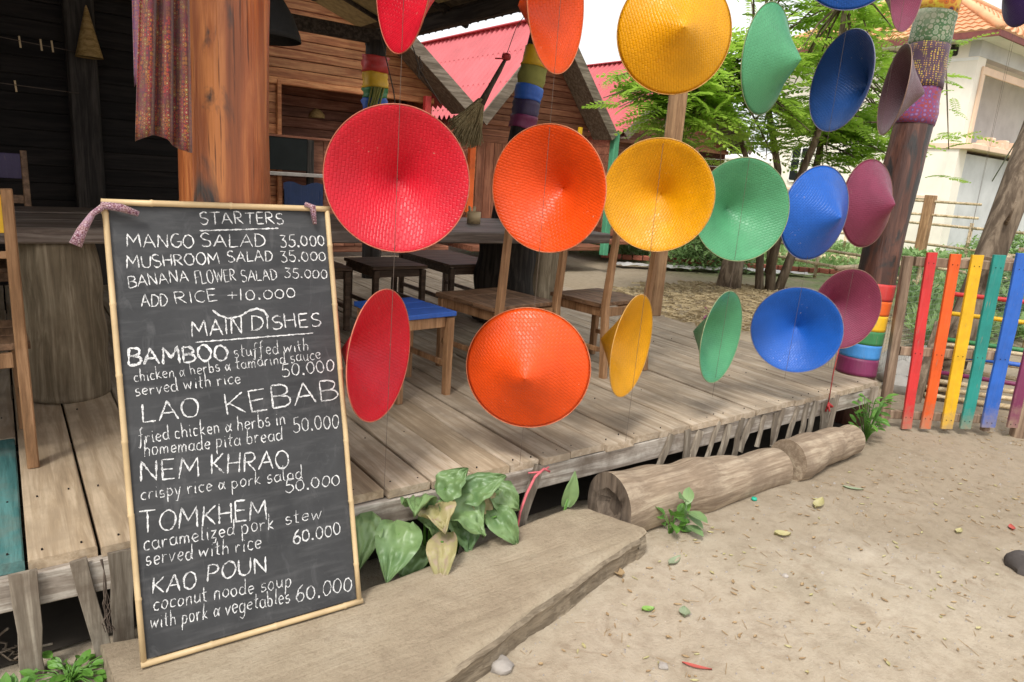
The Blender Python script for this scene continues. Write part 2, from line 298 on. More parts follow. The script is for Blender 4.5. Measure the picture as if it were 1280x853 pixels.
# ------------------------------------------------------------------ mesh helpers
class MB:
    def __init__(s): s.v = []; s.f = []
    def add(s, vs, fs):
        o = len(s.v); s.v += [tuple(x) for x in vs]; s.f += [tuple(i+o for i in f) for f in fs]; return s
    def bar(s, p0, p1, w, h, up=(0, 0, 1), ch=None, segs=1, jit=0, w1=None, h1=None):
        """chamfered bar; w is sideways, h along up"""
        p0 = Vector(p0); p1 = Vector(p1); d = (p1-p0).normalized(); up = Vector(up)
        sd_ = d.cross(up).normalized(); up = sd_.cross(d).normalized()
        ch = min(w, h)*.12 if ch is None else ch; w1 = w if w1 is None else w1; h1 = h if h1 is None else h1
        vs = []; fs = []
        for k in range(segs+1):
            t = k/segs; c = p0.lerp(p1, t); a = (w+(w1-w)*t)/2; b = (h+(h1-h)*t)/2
            c = c + sd_*U(-jit, jit) + up*U(-jit, jit)*.5; a += U(-jit, jit)*.6
            for x, y in ((-a+ch, -b), (a-ch, -b), (a, -b+ch), (a, b-ch), (a-ch, b), (-a+ch, b), (-a, b-ch), (-a, -b+ch)):
                vs.append(c + sd_*x + up*y)
        for k in range(segs):
            for i in range(8):
                j = (i+1) % 8; fs.append((k*8+i, k*8+j, k*8+8+j, k*8+8+i))
        fs.append(tuple(range(7, -1, -1))); fs.append(tuple(segs*8+i for i in range(8)))
        return s.add(vs, fs)
    def box(s, lo, hi, ch=None):
        lo = Vector(lo); hi = Vector(hi); c = (lo+hi)/2; d = hi-lo
        return s.bar((lo.x, c.y, c.z), (hi.x, c.y, c.z), d.y, d.z, ch=ch)
    def tube(s, pts, rad, n=10, cap=True, nz=0, nscale=8, squash=None):
        pts = [Vector(p) for p in pts]; m = len(pts)
        if not hasattr(rad, '__len__'): rad = [rad]*m
        d0 = (pts[1]-pts[0]).normalized(); a = Vector((0, 0, 1)) if abs(d0.z) < .9 else Vector((1, 0, 0))
        nr = d0.cross(a).normalized(); vs = []; fs = []
        for k in range(m):
            d = (pts[min(k+1, m-1)]-pts[max(k-1, 0)]).normalized()
            nr = (nr - d*nr.dot(d)).normalized(); bn = d.cross(nr)
            for i in range(n):
                t = 2*PI*i/n; q = nr*math.cos(t)+bn*math.sin(t); r = rad[k]
                if nz: r *= 1+nz*noise.noise((pts[k]+q*rad[k])*nscale)
                vs.append(pts[k]+q*r)
        for k in range(m-1):
            for i in range(n):
                j = (i+1) % n; fs.append((k*n+i, k*n+j, k*n+n+j, k*n+n+i))
        if cap: fs.append(tuple(range(n-1, -1, -1))); fs.append(tuple((m-1)*n+i for i in range(n)))
        return s.add(vs, fs)
    def lathe(s, prof, n=32, center=(0, 0, 0)):
        vs = []; fs = []; m = len(prof); c = Vector(center)
        for r, z in prof:
            for i in range(n): t = 2*PI*i/n; vs.append(c+Vector((r*math.cos(t), r*math.sin(t), z)))
        for k in range(m-1):
            for i in range(n): j = (i+1) % n; fs.append((k*n+i, k*n+j, k*n+n+j, k*n+n+i))
        return s.add(vs, fs)
    def grid(s, fn, nu, nv):
        vs = [fn(u/nu, v/nv) for u in range(nu+1) for v in range(nv+1)]
        fs = [(u*(nv+1)+v, (u+1)*(nv+1)+v, (u+1)*(nv+1)+v+1, u*(nv+1)+v+1) for u in range(nu) for v in range(nv)]
        return s.add(vs, fs)
    def build(s, name, mat, parent=None, smooth=False, label=None, keep=False, solid=0):
        me = bpy.data.meshes.new(name)
        vs = np.array([tuple(v) for v in s.v], dtype=np.float64)
        c = Vector((0, 0, 0)) if keep else Vector(((vs.max(0)+vs.min(0))/2).tolist())
        me.from_pydata((vs-np.array(c)).tolist(), [], s.f); me.update()
        if smooth: me.polygons.foreach_set('use_smooth', [True]*len(me.polygons)); 
        if smooth == 'auto': me.set_sharp_from_angle(angle=math.radians(38))
        me.materials.append(mat)
        o = bpy.data.objects.new(name, me); COL.objects.link(o)
        if parent:
            o.parent = parent
            pl = wloc(parent); o.location = c-pl
        else: o.location = c
        if solid:
            md = o.modifiers.new('solid', 'SOLIDIFY'); md.thickness = solid; md.offset = 0
        if label: o['label'] = label
        return o
def wloc(o):
    l = Vector(o.location)
    while o.parent: o = o.parent; l += Vector(o.location)
    return l
def thing(name, label, cat, loc=(0, 0, 0), rz=0, group=None):
    o = bpy.data.objects.new(name, None); COL.objects.link(o); o.location = loc; o.rotation_euler = (0, 0, rz)
    o.empty_display_size = .1
    return tag(o, label, cat, group)
def tag(o, label, cat, group=None, kind=None):
    if label: o['label'] = label
    if cat: o['category'] = cat
    if group: o['group'] = group
    if kind: o['kind'] = kind
    return o
def copy_tree(o, parent=None):
    c = o.copy(); COL.objects.link(c); c.parent = parent
    for ch in list(o.children): copy_tree(ch, c)
    return c
def structure(o): o['kind'] = 'structure'; return o
def stuff(o): o['kind'] = 'stuff'; return o
# ------------------------------------------------------------------ ground
def axis_(lo, hi, fine0, fine1, step, grow=1.18):
    xs = list(np.arange(fine0, fine1+1e-6, step)); a = []; x = fine0; s = step
    while x > lo: s *= grow; x -= s; a.append(x)
    b = []; x = xs[-1]; s = step
    while x < hi: s *= grow; x += s; b.append(x)
    return a[::-1]+xs+b
FEET = [(U(1.2, 6), U(.5, 1.7), U(.003, .008)) for _ in range(60)]
def gz(x, y):
    z = .012*noise.noise(Vector((x*.9, y*.9, 0)))+.006*noise.noise(Vector((x*3.3, y*3.3, 2)))
    near = max(0, 1-abs(y-1.4)/3)*max(0, 1-max(0, abs(x-3)-4)/3)
    z += near*(.007*noise.noise(Vector((x*7, y*7, 4)))+.005*abs(noise.noise(Vector((x*17, y*17, 7)))))
    for fx, fy, fr in FEET: 
        d2 = ((x-fx)**2+(y-fy)**2)/fr
        if d2 < 6: z -= .006*math.exp(-d2)-.003*math.exp(-(math.sqrt(d2)-1.6)**2*3)
    if x > 2.2 and y < 2.4: z += .03*math.exp(-((x-3.2)**2/1.2+(y-1.75)**2/.06))*1.
    if y > 2.4: z -= .02*min(1, (y-2.4))
    return z
def ground():
    xs = axis_(-260, 420, -.6, 7.2, .045); ys = axis_(-60, 420, .5, 2.7, .045)
    b = MB(); b.v = [(x, y, gz(x, y)) for x in xs for y in ys]; n = len(ys)
    b.f = [(i*n+j, (i+1)*n+j, (i+1)*n+j+1, i*n+j+1) for i in range(len(xs)-1) for j in range(n-1)]
    m, nt, bs = newmat('sandy_ground'); v = coords(nt, (1, 1, 1), False)
    n1 = noise_(nt, v, 1.1, 6, .6); n2 = noise_(nt, v, 14, 6, .7); n3 = noise_(nt, v, 90, 4, .7)
    c = ramp(nt, n1, [(.3, (.33, .275, .2)), (.48, (.44, .375, .285)), (.66, (.57, .505, .41))])
    c = mix(nt, ramp(nt, noise_(nt, v, .55, 3, .5), [(.42, (0, 0, 0)), (.6, (.6,)*3)]), c, (.33, .26, .18))
    sx0 = N(nt, 'SeparateXYZ'); L(nt, v, sx0.inputs[0])
    q1 = N(nt, 'Math', operation='MULTIPLY_ADD'); L(nt, sx0.outputs[1], q1.inputs[0]); q1.inputs[1].default_value = .75; L(nt, sx0.outputs[0], q1.inputs[2])
    q2 = N(nt, 'Math', operation='MULTIPLY_ADD'); L(nt, noise_(nt, v, 1.7, 6, .65), q2.inputs[0]); q2.inputs[1].default_value = 2.2; L(nt, q1.outputs[0], q2.inputs[2])
    q3 = N(nt, 'MapRange'); q3.inputs['From Min'].default_value = 4.55; q3.inputs['From Max'].default_value = 5.6; q3.inputs['To Max'].default_value = .75; L(nt, q2.outputs[0], q3.inputs[0])
    c = mix(nt, q3.outputs[0], c, (.27, .215, .15))
    c = mix(nt, ramp(nt, noise_(nt, v, 4.5, 5, .7, 1.2), [(.56, (0, 0, 0)), (.7, (.55,)*3)]), c, (.27, .205, .14))
    c = mix(nt, .6, c, ramp(nt, n2, [(.35, (.72, .69, .66)), (.55, (1, 1, 1))]), 'MULTIPLY')
    c = mix(nt, ramp(nt, n3, [(.67, (0, 0, 0)), (.73, (.75,)*3)]), c, (.13, .1, .075))
    c = mix(nt, ramp(nt, noise_(nt, v, 45, 3, .6), [(.7, (0, 0, 0)), (.75, (.7,)*3)]), c, (.55, .48, .4))
    sx = N(nt, 'SeparateXYZ'); L(nt, v, sx.inputs[0])
    def band(sock, a, b_):
        mr = N(nt, 'MapRange'); mr.inputs['From Min'].default_value = a; mr.inputs['From Max'].default_value = b_; L(nt, sock, mr.inputs[0]); return mr.outputs[0]
    mm = N(nt, 'Math', operation='MULTIPLY'); L(nt, band(sx.outputs[0], 9.5, 12.5), mm.inputs[0]); L(nt, band(sx.outputs[1], 2.8, 4.2), mm.inputs[1])
    g = ramp(nt, n2, [(.3, (.09, .14, .04)), (.6, (.2, .28, .1)), (.8, (.3, .28, .16))])
    mg = N(nt, 'Math', operation='MULTIPLY'); L(nt, mm.outputs[0], mg.inputs[0]); L(nt, ramp(nt, noise_(nt, v, .5, 4), [(.36, (.2,)*3), (.5, (1,)*3)]), mg.inputs[1])
    c = mix(nt, mg.outputs[0], c, g)
    L(nt, c, bs.inputs['Base Color']); bs.inputs['Roughness'].default_value = .95; bs.inputs['Specular IOR Level'].default_value = .15
    ad = N(nt, 'Math', operation='ADD'); L(nt, n2, ad.inputs[0]); L(nt, n3, ad.inputs[1]); bump(nt, bs, ad.outputs[0], .5, .012)
    me = b.build('ground', m, smooth=True, keep=True); structure(me)
ground()
# ------------------------------------------------------------------ deck
DK = .36
deck = thing('timber_deck', 'raised deck of wide weathered floor boards under the hanging hats', 'deck', (2.3, 2.2, 0))
def yfront(x): return 2.255-.05*x if x < 1.6 else 2.17
def skew(x): return 0 if x < 2.4 else .105*(x-2.4)/2.3
xs = [-1.5, -1.25, -.98, -.75, -.48, -.22, -.02, .165, .38, .58, .8, .95, 1.095, 1.285, 1.475, 1.66, 1.82, 1.985, 2.2, 2.385, 2.57, 2.8, 3.03, 3.15, 3.35, 3.6, 3.74, 3.9, 4.12, 4.34, 4.53, 4.74]
for i in range(len(xs)-1):
    x0, x1 = xs[i], xs[i+1]; ys_ = [yfront((x0+x1)/2)-U(0, .018)]
    y = ys_[0]+U(1.3, 3.3)
    if i == 5: y = 3.32
    while y < 7.8: ys_.append(y); y += U(1.6, 3.2)
    ys_.append(8.6)
    for k in range(len(ys_)-1):
        ya, yb = ys_[k]+.004, ys_[k+1]-.004; g = U(.0018, .0055); zt = U(-.004, .003)
        sa, sb = skew(x0), skew(x1)
        def X(x, y): return x + skew(x)*(y-2.17)
        b = MB(); vs = []; ns = 4
        for q in range(ns+1):
            yy = ya+(yb-ya)*q/ns; a_, c_ = X(x0, yy)+g+U(0, .002), X(x1, yy)-g-U(0, .002); dz = zt+U(-.0015, .0015); e = .004
            yo = yy+(U(-.008, .008) if q in (0, ns) else 0)
            for (px, pz) in ((a_, -.034), (c_, -.034), (c_, -e), (c_-e, 0), (a_+e, 0), (a_, -e)): vs.append((px, yo, DK+dz+pz))
        fs = [(q*6+i_, q*6+6+i_, q*6+6+(i_+1) % 6, q*6+(i_+1) % 6) for q in range(ns) for i_ in range(6)]
        fs += [(0, 1, 2, 3, 4, 5), tuple(ns*6+i_ for i_ in (5, 4, 3, 2, 1, 0))]
        b.add(vs, fs)
        o = b.build('board', teal_board if (i == 5 and k == 0) else (deck_worn if (k == 0 and 6 <= i <= 16 and R_.random() < .55) else deck_w), deck)
        if i == 5 and k == 0: o['label'] = 'teal painted floor board'
nb = MB()
for y in (2.215, 2.7, 3.6):
    for i in range(len(xs)-1):
        for f_ in (.22, .78):
            if R_.random() < .35: continue
            x = xs[i]+(xs[i+1]-xs[i])*f_; x = x+skew(x)*(y-2.17)+U(-.01, .01); yy = y+U(-.015, .015)+(yfront(x)-2.17 if y < 2.5 else 0)
            nb.tube([(x, yy, DK-.002), (x, yy, DK+.004)], .0032, 6)
stuff(nb.build('nail_heads', char_m, deck))
# fascia beam, joists
b = MB(); b.bar((-1.5, 2.325, .27), (1.62, 2.173, .27), .035, .105, segs=14, jit=.003); b.build('fascia_board', grey_x, deck)
b = MB(); b.bar((1.625, 2.182, .27), (4.72, 2.182, .27), .035, .105, segs=14, jit=.003); b.build('fascia_board', grey_x, deck)
for y in (2.7, 3.6, 4.6, 5.6, 6.6, 7.6):
    b = MB(); b.bar((-1.5, y, .272), (4.76+.1*(y-2.2), y, .272), .07, .1); b.build('joist', beam_m, deck)
b = MB(); b.bar((4.73, 2.22, .275), (5.35, 8.6, .275), .035, .09, segs=8, jit=.004); b.build('side_fascia_board', grey_z, deck)
for x in (-.9, 1.65, 3.0, 4.6):
    for y in (2.6, 4.6, 6.6):
        b = MB(); b.tube([(x, y, -.05), (x, y, .22)], .07, 8); b.build('deck_support', beam_m, deck)
# slats under the edge (leaning palings)
def slat(xt, xb, zt, zb, w, y=2.165, yb=None, lean=0):
    yb = y if yb is None else yb
    b = MB(); b.bar((xt, y-.0, zt), (xb, yb-.01, zb), w, .014, up=(0, -1, 0), segs=4, jit=.004, w1=w*U(.8, 1.1)); return b.build('paling', grey_z, deck)
for (xt, xb, zt, zb, w) in ((-.03, -.03, .345, -.03, .066), (.105, .155, .345, -.02, .05), (.215, .21, .345, -.02, .062), (-.25, -.24, .335, -.03, .06), (-.5, -.47, .335, -.03, .06)):
    slat(xt, xb, zt, zb, w, 2.22)
slat(.35, .36, .33, .0, .06, 2.21)
x = 2.66
while x < 4.15:
    lean = U(-.13, -.03) if R_.random() < .75 else U(0, .05)
    slat(x+U(-.01, .01), x+lean, .31+U(0, .035), .13+U(-.05, .03), U(.03, .058), 2.16); x += U(.075, .14)
slat(4.2, 4.16, .34, .05, .06, 2.16); slat(4.68, 4.67, .33, -.02, .09, 2.16)
# added dark bank blocks light; near-black earth sheet paints the shade under the deck
b = MB(); b.bar((-1.5, 4.2, .1), (4.9, 4.2, .1), .05, .3); structure(b.build('under_deck_light_blocker', skirt_m))
b = MB(); b.grid(lambda u, v: (-1.6+6.4*u, 2.3+.6*v, .012+.2*v*v+.02*noise.noise(Vector((u*20, v*4, 0)))), 60, 6); structure(b.build('under_deck_shade_sheet', skirt_m, None, True))
# ------------------------------------------------------------------ pavilion roof (ridge runs away from the camera)
pav = thing('pavilion_roof', 'dark corrugated pavilion roof with beams over the left part of the deck', 'roof', (.5, 4.5, 2.9))
EX, EZ, RX, RZ_ = 3.69, 2.90, .5, 4.0
def corr(b, xa, za, xb, zb, y0, y1, pitch, amp, per=6, rows=1):
    n = int((y1-y0)/pitch*per); vs = []; fs = []
    for k in range(n+1):
        y = y0+(y1-y0)*k/n; w = amp*math.sin(2*PI*(y-y0)/pitch)
        for r in range(rows+1):
            t = r/rows; vs.append((xa+(xb-xa)*t, y, za+(zb-za)*t+w))
    m = rows+1
    for k in range(n):
        for r in range(rows): fs.append((k*m+r, (k+1)*m+r, (k+1)*m+r+1, k*m+r+1))
    b.add(vs, fs)
for j in range(3):
    for side in (1, -1):
        b = MB(); ex = RX+side*(EX-RX); t0, t1 = j/3, (j+1)/3+.03
        corr(b, RX+(ex-RX)*t0, RZ_+(EZ-RZ_)*t0-.012*j+.02, RX+(ex-RX)*min(1, t1), RZ_+(EZ-RZ_)*min(1, t1)-.012*j+.02, 1.95, 7.7, .13, .022)
        b.build('roof_sheet', roofunder_m, pav, solid=.006)
b = MB(); b.bar((3.42, 1.95, 2.86), (3.42, 7.6, 2.86), .08, .13); b.build('eave_beam', beam_m, pav)
b = MB(); b.bar((-3, 6.9, 2.78), (3.5, 6.9, 2.78), .08, .13); b.build('back_beam', beam_m, pav)
b = MB(); b.bar((-2.4, 1.98, 2.86), (-2.4, 7.6, 2.86), .08, .13); b.build('eave_beam', beam_m, pav)
b = MB(); b.bar((.5, 1.95, 3.88), (.5, 7.6, 3.88), .08, .14); b.build('ridge_beam', beam_m, pav)
for y in (2.6, 3.7, 4.8, 5.9, 7.0):
    for sgn in (1, -1):
        b = MB(); b.bar((RX+.05*sgn, y, RZ_-.06), (RX+sgn*3.13, y, EZ-.045), .05, .07); b.build('rafter', beam_m, pav)
for i in range(5):
    t = .12+i*.2
    b = MB(); b.bar((RX+(EX-RX)*t, 1.97, RZ_+(EZ-RZ_)*t-.05), (RX+(EX-RX)*t, 7.6, RZ_+(EZ-RZ_)*t-.05), .04, .04); b.build('purlin', beam_m, pav)
b = MB(); b.add([(.6, 4.2, 3.9), (3.3, 4.2, 2.975), (3.3, 7.6, 2.975), (.6, 7.6, 3.9)], [(0, 1, 2, 3)]); b.build('woven_ceiling_panel', weave_m, pav, solid=.01)
# dark plank wall at the back left
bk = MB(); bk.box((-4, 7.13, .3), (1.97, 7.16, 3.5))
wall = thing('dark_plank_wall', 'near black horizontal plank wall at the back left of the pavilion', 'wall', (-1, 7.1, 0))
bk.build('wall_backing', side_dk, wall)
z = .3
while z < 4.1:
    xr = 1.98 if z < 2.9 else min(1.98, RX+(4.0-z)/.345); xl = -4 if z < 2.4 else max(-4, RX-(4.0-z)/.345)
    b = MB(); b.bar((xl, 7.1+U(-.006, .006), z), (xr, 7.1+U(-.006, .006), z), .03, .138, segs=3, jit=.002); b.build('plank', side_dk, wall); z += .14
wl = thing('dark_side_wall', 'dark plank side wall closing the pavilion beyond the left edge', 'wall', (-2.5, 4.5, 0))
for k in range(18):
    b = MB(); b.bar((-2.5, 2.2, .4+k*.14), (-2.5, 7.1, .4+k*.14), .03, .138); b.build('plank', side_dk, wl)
# ------------------------------------------------------------------ posts
def wavy(x, y, z0, z1, r, n=14, lean=(0, 0), amp=.012, seed=0):
    pts = []; rad = []
    for k in range(n+1):
        t = k/n; z = z0+(z1-z0)*t
        pts.append((x+lean[0]*t+amp*noise.noise(Vector((seed, z*1.1, 0))), y+lean[1]*t+amp*noise.noise(Vector((seed, z*1.3, 9))), z))
        rad.append(r*(1+.07*noise.noise(Vector((seed, z*1.6, 4)))))
    return pts, rad
t = thing('log_post', 'thick polished red-brown log post with black streaks behind the menu board', 'post', (.605, 2.42, DK))
pts, rad = wavy(.605, 2.42, DK, 3.92, .136, seed=1); MB().tube(pts, rad, 36, nz=.06, nscale=5).build('post_shaft', post_m, t, True)
# rainbow post at the deck corner
rp = thing('rainbow_post', 'leaning round log post with painted rainbow bands and cloth wraps at the deck corner', 'post', (4.73, 2.38, DK))
pts, rad = wavy(4.775, 2.38, DK-.4, 3.25, .134, 20, (.26, .0), .02, 5); rad = [q*(1-.2*k/20) for k, q in enumerate(rad)]
MB().tube(pts, rad, 30, nz=.06, nscale=4).build('post_shaft', rpost_m, rp, True)
def sleeve(pts, rad, z0, z1, ex, name, mat, parent, n=30, rag=0, nz=.06, ns=4, label=None):
    P_ = []; Rr = []
    zz = np.array([p[2] for p in pts]); xx = np.array([p[0] for p in pts]); yy = np.array([p[1] for p in pts]); rr = np.array(rad)
    for k in range(7):
        z = z0+(z1-z0)*k/6; P_.append((float(np.interp(z, zz, xx)), float(np.interp(z, zz, yy)), z)); Rr.append(float(np.interp(z, zz, rr))+ex+(U(0, rag) if rag else 0))
    b = MB(); b.tube(P_, Rr, n, cap=True, nz=nz, nscale=ns)
    if rag: b.v = [(v[0], v[1], v[2]+rag*1.2*noise.noise(Vector(v)*9)) for v in b.v]
    return b.build(name, mat, parent, True, label)
zb = [.355, .475, .575, .675, .785, .885, 1.0]
for i, c in enumerate(('purple', 'light blue', 'green', 'yellow', 'orange', 'red')):
    sleeve(pts, rad, zb[i]+(.001 if i else 0), zb[i+1]-.001, .0035, 'painted_band', P[c], rp, label=c+' painted band')
sleeve(pts, rad, 2.05, 2.29, .005, 'cloth_wrap', purp_m, rp, rag=.008, label='purple printed cloth wrap')
sleeve(pts, rad, 2.28, 2.55, .009, 'cloth_wrap', gold_m, rp, rag=.006, label='dark cloth wrap with gold dots')
sleeve(pts, rad, 2.54, 2.76, .006, 'cloth_wrap', leafprint_m, rp, rag=.008, label='pale cloth wrap printed with green branches')
sleeve(pts, rad, 2.75, 3.05, .008, 'cloth_wrap', orange_print_m, rp, rag=.008, label='orange and yellow printed cloth wrap')
# two back posts with cloth
bp = thing('wrapped_post', 'dark back post with red, yellow and blue cloth rags above the biggest red hat', 'post', (3.19, 6.9, DK))
pts, rad = wavy(3.19, 6.9, DK, 2.74, .1, seed=8); MB().tube(pts, rad, 16).build('post_shaft', darkpost_m, bp, True)
for z0, z1, c, m_ in ((2.44, 2.6, 'red', P['red']), (2.3, 2.45, 'orange-yellow', P['yellow']), (2.2, 2.31, 'green', P['green']), (2.08, 2.21, 'blue', P['blue'])):
    sleeve(pts, rad, z0, z1, .02, 'cloth_wrap', m_, bp, 16, rag=.015, nz=.25, ns=16, label=c+' cloth rag')
b = MB()
for k in range(9):
    a = U(-2.6, -1.2); x, y = 3.19+.13*math.cos(a), 6.9+.13*math.sin(a)
    b.tube([(x, y, 2.3), (x-.05+U(-.02, .02), y-.02, 2.12), (x-.06+U(-.03, .03), y, 1.95)], [.012, .01, .006], 5)
b.build('rag_tails', plain('olive_cloth', (.25, .24, .06), .9), bp, True)
bp = thing('wrapped_post', 'dark leaning post with yellow, olive, blue cloth bands beside the orange hats', 'post', (3.45, 5.08, DK))
pts, rad = wavy(3.44, 5.06, DK, 2.86, .095, 16, (.34, -.12), .03, 12); MB().tube(pts, rad, 18, nz=.1).build('post_shaft', darkpost_m, bp, True)
for z0, z1, c, m_ in ((2.43, 2.58, 'orange-yellow', P['yellow']), (2.27, 2.44, 'olive', plain('olive_cloth', (.25, .24, .06), .9)), (2.16, 2.28, 'blue', P['blue']), (2.02, 2.17, 'brown', P['deep purple']), (1.93, 2.03, 'purple', P['purple'])):
    sleeve(pts, rad, z0, z1, .012, 'cloth_wrap', m_, bp, 18, rag=.01, nz=.12, ns=9, label=c+' cloth band')
t = thing('square_post', 'tan square timber post standing on the right edge of the deck behind the yellow hats', 'post', (4.9, 4.4, DK))
MB().bar((4.9, 4.4, DK), (4.9, 4.4, 3.2), .125, .125, up=(.25, 1, 0), segs=6, jit=.002).build('post_shaft', tanpost_m, t)
t = thing('dark_wall_post', 'dark square post against the black plank wall carrying a straw cone', 'post', (.635, 6.95, DK))
MB().bar((.64, 6.98, DK), (.64, 6.98, 3.85), .215, .12, up=(0, 1, 0)).build('post_shaft', darkpost_m, t)
# top beams that carry the strings
hb = thing('hat_beam', 'long dark beam over the deck edge from which the hat strings hang', 'beam', (3, 2.18, 3.2))
MB().bar((.3, 2.18, 3.26), (6.1, 2.12, 3.26), .09, .1, segs=6, jit=.004).build('beam_timber', beam_m, hb)
MB().bar((4.78, 2.25, 3.15), (4.93, 4.5, 3.15), .08, .09).build('cross_timber', beam_m, hb)
# ------------------------------------------------------------------ hats
def hat_profile(r, h):
    p = [(r*(1-t)*(1-.13*math.sin(PI*min(1, t*1.02))*(.3+.7*t)*1.4), h*t) for t in np.linspace(0, .93, 22)]
    p += [(r*.035, h*.965), (r*.016, h*.985), (.0008, h)]
    return p
prof = hat_profile(.25, .168)
b = MB(); b.lathe(prof, 72); inn = [(max(r-.0022, .0006), z-.0035) for r, z in prof]; inn[0] = (prof[0][0]-.003, 0.0)
b.lathe(inn[::-1], 72); n0 = len(prof)*72
for i in range(72): j = (i+1) % 72; b.f.append((i, n0+(len(prof)-1)*72+i, n0+(len(prof)-1)*72+j, j))
hat_me = None
rb = MB(); ring = [(.251*math.cos(2*PI*k/64), .251*math.sin(2*PI*k/64), 0) for k in range(65)]; rb.tube(ring, .0022, 6, cap=False)
def make_hat(colour, x, z, yaw_deg, dia, label, roll_=0, dip=0, y=2.14):
    global hat_me
    t = thing('conical_hat', label, 'hat', (x, y, z), 0, 'painted conical hats hanging on strings')
    a = math.radians(yaw_deg); ax_ = Vector((math.cos(a)*math.cos(dip), math.sin(a)*math.cos(dip), math.sin(dip)))
    q = ax_.to_track_quat('Z', 'Y') @ Quaternion((0, 0, 1), U(0, 6.28))
    t.rotation_mode = 'QUATERNION'; t.rotation_quaternion = q; s = dia/.5; t.scale = (s*U(.985, 1.015), s*U(.985, 1.015), s)
    if hat_me is None:
        o = b.build('hat_cone', HM['red'], None, True, keep=True); hat_me = (o.data, )
        me = o.data; me.materials.clear(); me.materials.append(None); o2 = rb.build('hat_rim', rim_m, None, True, keep=True)
        hat_me = (o.data, o2.data); bpy.data.objects.remove(o); bpy.data.objects.remove(o2)
    c = bpy.data.objects.new('hat_cone', hat_me[0]); COL.objects.link(c); c.parent = t
    c.material_slots[0].link = 'OBJECT'; c.material_slots[0].material = HM[colour]
    r = bpy.data.objects.new('hat_rim', hat_me[1]); COL.objects.link(r); r.parent = t; r.material_slots[0].link = 'OBJECT'; r.material_slots[0].material = RM[colour]
    return t
HATS = [
 ('red', 1.07, 2.141, -6, .48, 'red conical hat cut off by the top edge, pointing right, above the biggest red hat'),
 ('red', 1.076, 1.505, 63.3, .475, 'biggest red conical hat, hollow side facing the viewer, just right of the menu board top'),
 ('red', 1.033, .906, 127, .465, 'lowest red conical hat turned to a narrow oval beside the menu board'),
 ('orange', 1.69, 2.16, 116, .48, 'narrow orange conical hat at the top edge above two other orange hats'),
 ('orange', 1.711, 1.502, 26.4, .475, 'middle orange conical hat showing its hollow inside between red and yellow hats'),
 ('orange', 1.686, .789, -131.2, .50, 'lowest orange conical hat with its point towards the viewer over the deck edge'),
 ('yellow', 2.315, 2.16, -124, .48, 'topmost yellow conical hat with its outer side and point towards the viewer'),
 ('yellow', 2.328, 1.503, 37.6, .48, 'middle yellow conical hat showing its round hollow inside'),
 ('yellow', 2.275, .831, 112.5, .47, 'lowest yellow conical hat turned sideways with its point to the left'),
 ('green', 2.954, 2.15, -79, .49, 'topmost green conical hat seen from outside with its point to the right'),
 ('green', 2.937, 1.458, 66.1, .5, 'middle green conical hat showing its round hollow inside'),
 ('green', 2.918, .82, 103.5, .47, 'lowest green conical hat, a narrow oval with its point to the left'),
 ('blue', 3.516, 2.715, -133.7, .49, 'blue conical hat whose lower edge only shows at the top of the picture'),
 ('shaded blue', 3.598, 2.138, -25.5, .505, 'dark shaded inside of a tilted blue conical hat in front of the foliage'),
 ('blue', 3.575, 1.458, -99.1, .5, 'bright blue conical hat seen from outside with its point to the right'),
 ('blue', 3.581, .808, 30.9, .48, 'lowest blue conical hat, wide hollow inside facing the viewer'),
 ('purple', 4.107, 2.705, 97.5, .48, 'purple conical hat cut off by the top edge beside the wrapped post'),
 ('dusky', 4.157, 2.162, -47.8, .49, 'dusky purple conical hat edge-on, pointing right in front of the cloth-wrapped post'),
 ('purple', 4.099, 1.527, -94.4, .5, 'magenta purple conical hat seen from outside, pointing right at the bare post'),
 ('purple', 4.085, .9, 67.6, .49, 'lowest purple conical hat partly hidden behind the lowest blue hat'),
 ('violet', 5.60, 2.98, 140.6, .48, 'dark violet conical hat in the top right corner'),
]
for c, x, z, yw, d, lb in HATS: make_hat(c, x, z, yw, d, lb, dip=U(-.05, .05))
for x, zlow, lb in ((1.075, .36, 'string through the red hats'), (1.70, .36, 'string through the orange hats'), (2.325, .36, 'string through the yellow hats'),
                (2.935, .5, 'string through the green hats'), (3.575, .52, 'string through the blue hats'), (4.09, .45, 'thin string through the purple hats'), (5.6, 2.7, 'string of the dark violet corner hat')):
    b_ = MB(); b_.tube([(x, 2.14, 3.22), (x+.004, 2.142, 2.1), (x-.003, 2.14, 1.2), (x-.01, 2.15, zlow)], .0009, 5)
    tag(b_.build('hat_string', string_m), lb+', hanging from the beam', 'string', 'vertical strings holding the hats')
b_ = MB(); b_.tube([(4.085, 2.14, .66), (4.08, 2.145, .5), (4.078, 2.14, .3)], .003, 5)
for k in range(7): b_.tube([(4.078, 2.14, .31), (4.078+U(-.03, .03), 2.14+U(-.03, .01), .27+U(-.02, .02))], [.004, .006], 5)
tag(b_.build('red_tassel', redcord_m, None, True), 'small red tassel on a cord dangling at the deck corner below the lowest purple hat', 'tassel')
